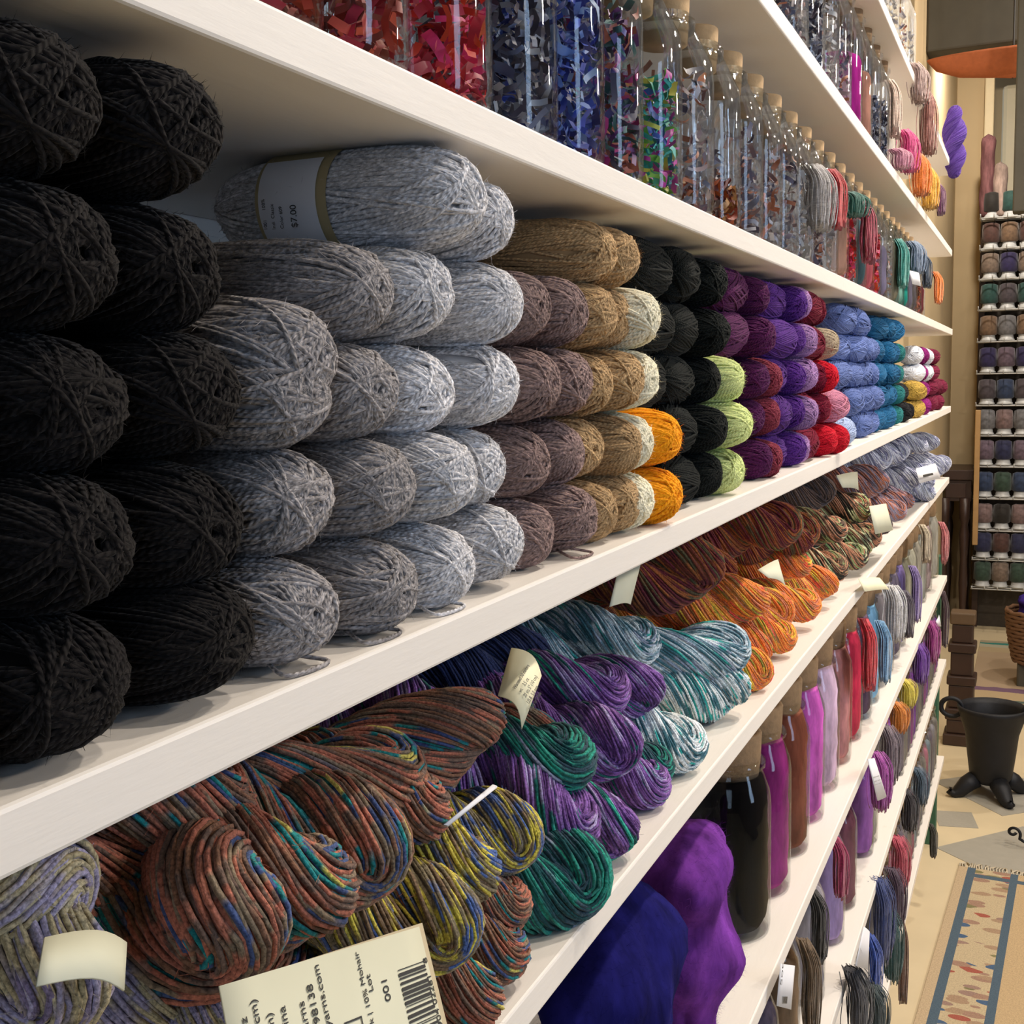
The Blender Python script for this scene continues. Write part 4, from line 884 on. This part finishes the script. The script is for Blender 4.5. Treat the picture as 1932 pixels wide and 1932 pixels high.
# ------------------------------------------------------------------ far end of the shop
def far():
    # purple yarn at the end of the top shelf
    p = at_x(1800, 268, .01)
    o = link('yarn_skein', hank_mesh('pompom', 3, dyed_material('yarn purple', [(.06, .025, .2), (.12, .06, .32), (.08, .03, .25)]), L=.17, rbun=.019, R=.014), None, (.01, p[1], p[2]), (0, PI/2, .3), (1, 1, 1)); tag(o, 'purple yarn skein hanging at the end of the top shelf', 'yarn skein')
    for u0, v0, v1, c, lb_ in ((1752, 170, 300, (.3, .12, .1), 'dusty rose fringe hanging along the top shelf'), (1735, 120, 200, (.42, .3, .28), 'pale rose fringe hanging along the top shelf')):
        floss(u0, v0, v1, .006, c, lb_, 3, 0, 1.5, 'fringes along the top shelf')
    # console table
    r = link('console_table', None, None, (-.17, 7.7, 0)); tag(r, 'dark brown wooden console table against the beige wall', 'table')
    def bx(n, a, b, m='darkwood', par=r):
        o = link(n, bevelled_box(n, a, b, M[m], .004)); keep(o, par); return o
    bx('table_top', (-.26, 7.45, .93), (-.085, 7.92, .99)); bx('apron', (-.25, 7.47, .8), (-.1, 7.5, .93)); bx('drawer', (-.245, 7.462, .82), (-.13, 7.47, .91))
    for x, y in ((-.135, 7.47), (-.25, 7.47), (-.135, 7.88), (-.25, 7.88)):
        k = MB(); k.lathe([(0, 0), (.018, 0), (.022, .05), (.016, .1), (.026, .3), (.02, .45), (.03, .6), (.02, .66), (.03, .7), (.03, .82), (0, .82)], 14, c=(x, y, 0)); keep(link('leg', k.mesh('leg', M['darkwood'])), r)
    # thread rack
    R = link('thread_rack', None, None, (.2, 7.6, 0)); tag(R, 'tall wire display rack holding cones of thread', 'rack')
    for x in (-.075, .62):
        keep(link('post', bevelled_box('post', (x-.018, 7.66, 0), (x+.018, 7.7, 2.6), M['darkwood'], .003)), R)
    keep(link('gloom_sheet', bevelled_box('gloom_sheet', (-.07, 7.7, .0), (.62, 7.72, 2.6), M['darkback'], .003)), R)  # added dark sheet, its colour stands in for the dim rack interior
    zs = [at_y(1880, v, 7.5)[2] for v in (412, 470, 527, 585, 645, 705, 765, 822, 880, 940, 1000, 1055, 1110)]
    cone = MB(); cone.lathe([(0, .0), (.044, .0), (.046, .006), (.04, .012), (.02, .13), (.0, .13)], 16)
    cm = cone.mesh('cone_core', M['wire']); th_ = MB(); th_.lathe([(.04, .035), (.05, .042), (.049, .09), (.046, .14), (.03, .148), (.02, .15)], 18)
    tm = th_.mesh('thread', M['floss'])
    cols = [((.02, .015, .012), 'black'), ((.12, .05, .04), 'brown'), ((.3, .22, .17), 'beige'), ((.02, .1, .09), 'bottle green'), ((.28, .17, .1), 'tan'), ((.03, .02, .12), 'navy'), ((.1, .08, .1), 'slate'), ((.25, .25, .27), 'grey'), ((.2, .14, .2), 'mauve'), ((.03, .06, .15), 'blue'), ((.3, .2, .2), 'dusty pink'), ((.02, .025, .1), 'indigo'), ((.04, .09, .06), 'green')]
    g = random.Random(4)
    for i, z in enumerate(zs):
        k = MB()
        for yy in (7.45, 7.52, 7.6): k.tube(np.array([[-.09, yy, z], [.64, yy, z]]), np.array([[0, 0, 1.], [0, 0, 1.]]), .004, 6, caps=True)
        for j in range(11):
            x = -.085+.072*j; k.tube(np.array([[x, 7.66, z-.002], [x, 7.5, z-.002], [x, 7.45, z+.0], [x, 7.42, z+.02]]), np.tile([1., 0, 0], (4, 1)), .003, 5, caps=True)
        keep(link('wire_shelf', k.mesh('wire_shelf', M['wire'])), R)
        for j in range(4):
            c, n = cols[(i+j*j*3+(j > 1)) % 13] if j else cols[i]
            o = link('thread_cone', None, None, (-.03+.1*j, 7.54, z+.006)); tag(o, f'{n} thread cone, {ORD[j]} across on the {ORD[i]} rack tier from the top', 'thread cone', 'thread cones on the wire rack')
            link('core', cm, o); link('thread', tm, o, color=tuple(q*.6 for q in c))
    keep(link('side_stile', bevelled_box('side_stile', (-.085, 7.38, .55), (-.055, 7.42, 1.35), M['tanwood'], .004)), R)
    # pale fluffy cones on top
    for i, (u, v0, v1, c, n) in enumerate(((1862, 258, 372, (.17, .08, .085), 'mauve'), (1886, 310, 395, (.33, .25, .22), 'pale pink'))):
        a = at_y(u, v1, 7.55); b = at_y(u, v0, 7.55); h = b[2]-a[2]
        o = link('fluffy_yarn_cone', fleece_mesh(40+i, .045, h, .25), None, (a[0], 7.55, zs[0]+.008), None, (1, 1, (b[2]-zs[0])/h), c); tag(o, f'{n} fluffy yarn cone standing on top of the wire rack', 'yarn cone', 'fluffy cones on the rack')
    # hanging lamp shade and dark post
    c = at_y(1912, 95, 5.6); k = MB()
    k.lathe([(0, .03), (.1, .034), (.22, .05), (.31, .085), (.345, .125), (.35, .135), (.33, .13), (.2, .05), (0, .02)], 48, sy=.25)
    o = link('pendant_lamp', None, None, (c[0], 5.6, c[2]-.135)); tag(o, 'shallow terracotta bowl-shaped pendant lamp hanging from the ceiling', 'lamp')
    link('shade', k.mesh('shade', M['terracotta']), o); k = MB(); k.lathe([(.004, .02), (.004, 3.7-c[2]+.135)], 8); link('cord', k.mesh('cord', M['ink']), o)
    k2 = at_y(1908, 400, 5.2)
    o = link('ceiling_post', bevelled_box('ceiling_post', (k2[0]+.004, 5.2, k2[2]), (k2[0]+.16, 5.3, 3.7), M['grey'], .006)); tag(o, 'dark grey-brown timber post coming down from the ceiling', 'post')
    o = link('ceiling_beam', bevelled_box('ceiling_beam', (-.262, 5.8, at_y(1800, 92, 5.8)[2]), (3.2, 6.0, 3.7), M['grey'], .01)); tag(o, 'dark grey ceiling beam above the terracotta lamp', 'beam')
    # pedestal of dark blocks
    b = at_z(1812, 1400, 0); r = link('wooden_pedestal', None, None, (b[0], b[1], 0)); tag(r, 'dark brown carved wooden pedestal on the floor beyond the shelves', 'pedestal')
    for i, (w_, z0, z1) in enumerate(((.068, 0, .05), (.055, .05, .11), (.062, .11, .16), (.05, .16, .26), (.058, .26, .3), (.045, .3, .4), (.055, .4, .44), (.042, .44, .52), (.05, .52, .57))):
        k = link('block', bevelled_box('block', (-w_, -w_, z0), (w_, w_, z1), M['darkwood'] if i != 8 else plain('lighter_wood', (.1, .06, .03), .6), .006), r)  # top block in a lighter brown
    # urn
    b = at_z(1868, 1500, 0); r = link('iron_urn', None, None, (b[0], b[1], 0), None, (1.2, 1.2, 1.08)); tag(r, 'dark cast iron urn with a ring handle standing on the floor', 'urn')
    k = MB(); k.lathe([(0, .05), (.05, .05), (.062, .07), (.07, .14), (.078, .22), (.092, .27), (.1, .3), (.104, .312), (.098, .318), (.088, .3), (.078, .25), (.06, .1), (0, .09)], 32); link('bowl', k.mesh('bowl', M['iron']), r)
    for i in range(4):
        a = i*PI/2+.5; P = [(.05, .06), (.075, .045), (.1, .02), (.118, .012), (.13, .02), (.128, .034)]
        k = MB(); k.tube(np.array([[q*math.cos(a), q*math.sin(a), z] for q, z in P]), np.tile([0, 0, 1.], (6, 1)), np.array([.03, .028, .022, .016, .012, .006]), 8, caps=True); link('foot', k.mesh('foot', M['iron']), r)
    for s_ in (-1, 1):
        a = np.linspace(0, 2*PI, 24, endpoint=False); k = MB()
        k.tube(np.stack([s_*.118+.032*np.cos(a), 0*a, .3+.032*np.sin(a)], 1), np.tile([0, 1., 0], (24, 1)), .008, 8, closed=True); link('ring_handle', k.mesh('ring_handle', M['iron']), r)
    # basket with purple yarn on a dark stand at the edge
    b = at_y(1962, 1190, 6.3); r = link('wicker_basket', None, None, (b[0], 6.3, b[2]-.16)); tag(r, 'brown wicker basket on a dark stand', 'basket')
    k = MB()
    for i in range(14):
        a = np.linspace(0, 2*PI, 40, endpoint=False); q = .12+.035*math.sin(i/13*1.5); k.tube(np.stack([q*np.cos(a), q*np.sin(a), 0*a+.012+i*.019+.004*np.sin(12*a+PI*i)], 1), np.stack([np.cos(a), np.sin(a), 0*a], 1), .011, 6, closed=True)
    link('weave', k.mesh('weave', plain('wicker', (.16, .08, .04), .7, .4, 60)), r)
    st_ = link('plant_stand', bevelled_box('plant_stand', (b[0]-.1, 6.22, 0), (b[0]+.1, 6.4, b[2]-.16), M['grey'], .01)); tag(st_, 'dark stand carrying the wicker basket', 'stand')
    o = link('yarn_ball', fleece_mesh(77, .12, .16, .3), None, (b[0], 6.3, b[2]+.03), None, None, (.05, .03, .25)); tag(o, 'purple yarn bundle inside the wicker basket', 'yarn')
    # iron scroll hook
    c = at_z(1912, 1592, .0); P = []
    for q in np.linspace(0, 1, 30):
        a = PI*.2+q*2.6*PI/1.3*1.0; rr = .009+.013*q; P.append((c[0]+rr*math.cos(-a), c[1]-.03*q, .045+rr*math.sin(-a)*1.0))
    e0 = P[-1]
    for q in np.linspace(.1, 1, 10): P.append((e0[0]+.13*q, e0[1]-.02*q, max(.007, e0[2]-.03*math.sin(min(1, q*1.6)*PI/2)+.03*q*q)))
    k = MB(); k.tube(np.array(P), np.tile([0, 1., 0], (len(P), 1)), .005, 8, caps=True); tag(link('iron_scroll', k.mesh('iron_scroll', M['iron'])), 'curled black iron scroll foot on the grey tile', 'ironwork')
far()

def rugs():
    # near rug: woven pattern
    t = NT('woven_rug'); tc = t.n('ShaderNodeTexCoord'); s = t.n('ShaderNodeSeparateXYZ'); t.l(tc.outputs['Object'], s.inputs[0]); X, Y = s.outputs[0], s.outputs[1]
    mp = t.n('ShaderNodeMapping'); mp.inputs['Scale'].default_value = (8, 17, 1); t.l(tc.outputs['Object'], mp.inputs[0])
    vo = t.n('ShaderNodeTexVoronoi'); vo.inputs['Scale'].default_value = 2.2; t.l(mp.outputs[0], vo.inputs['Vector'])
    sep = t.n('ShaderNodeSeparateColor'); t.l(vo.outputs['Color'], sep.inputs[0])
    cl = (.5, .4, .25)
    mot = t.ramp(sep.outputs[0], [(0, cl), (.2, (.33, .2, .14)), (.42, (.36, .24, .15)), (.58, cl), (.66, (.34, .09, .06)), (.76, (.06, .11, .2)), (.84, (.2, .18, .08)), (.92, (.3, .19, .15))], 'CONSTANT')
    edge = t.math('GREATER_THAN', vo.outputs['Distance'], .55)
    fld = t.mix(edge, mot, cl)
    def band(c, w_): return t.math('LESS_THAN', t.math('ABSOLUTE', t.math('SUBTRACT', X, c)), w_)
    bl = t.math('MAXIMUM', band(.04, .012), band(.165, .011)); bl = t.math('MAXIMUM', bl, t.math('MULTIPLY', t.math('LESS_THAN', t.math('ABSOLUTE', t.math('SUBTRACT', Y, -.06)), .013), t.math('GREATER_THAN', X, .03)))
    outer = t.math('LESS_THAN', X, .03)
    inner = t.math('GREATER_THAN', X, .175)
    c = t.mix(outer, fld, (.5, .38, .24)); c = t.mix(inner, c, (.5, .36, .2)); c = t.mix(bl, c, (.07, .11, .15))
    w_ = t.noise(tc.outputs['Object'], 260, 2); t.l(t.mix(1., c, t.ramp(w_.outputs[0], [(.3, (.8,)*3), (.7, (1.15,)*3)]), 'MULTIPLY'), t.b.inputs['Base Color']); t.bump(w_.outputs[0], .6, .002); t.set(Roughness=.95)
    r = link('woven_rug', bevelled_box('woven_rug', (0, -1.9, 0), (.75, 0, .008), t.m, .002), None, (.055, 3.84, 0), (0, 0, -.045)); tag(r, 'cream woven rug with blue border stripes beside the shelves', 'rug')
    k = MB(); g = random.Random(8)
    for i in range(90):
        x = .004+i*.0083; P = np.array([[x, -.005, .005], [x+g.uniform(-.005, .005), .02, .007], [x+g.uniform(-.012, .012), .045, .003]])
        k.tube(P, np.tile([0, 0, 1.], (3, 1)), .0028, 4, caps=True)
    f = link('fringe', k.mesh('fringe', plain('rug_fringe', (.55, .48, .36), .9, .5, 20)), r); f['kind'] = 'stuff'
    t = NT('striped_rug'); tc = t.n('ShaderNodeTexCoord'); s = t.n('ShaderNodeSeparateXYZ'); t.l(tc.outputs['Object'], s.inputs[0])
    n = t.noise(tc.outputs['Object'], 14, 3); q = t.math('ADD', t.math('MULTIPLY', s.outputs[1], 1/1.5), t.math('MULTIPLY', t.math('SUBTRACT', n.outputs[0], .5), .03))
    cc_ = (.45, .34, .2)
    t.l(t.ramp(q, [(0, (.42, .33, .18)), (.05, cc_), (.09, (.08, .12, .1)), (.12, cc_), (.22, (.16, .09, .15)), (.27, (.4, .3, .2)), (.8, (.42, .33, .2)), (.88, (.4, .38, .28)), (.93, (.03, .2, .17)), (.96, (.35, .3, .2))], 'CONSTANT'), t.b.inputs['Base Color']); t.set(Roughness=.95)
    r = link('striped_rug', bevelled_box('striped_rug', (-.0, 0, 0), (.6, 1.5, .008), t.m, .002), None, (-.02, 5.75, 0)); tag(r, 'beige striped rug lying beyond the iron urn', 'rug')
rugs()
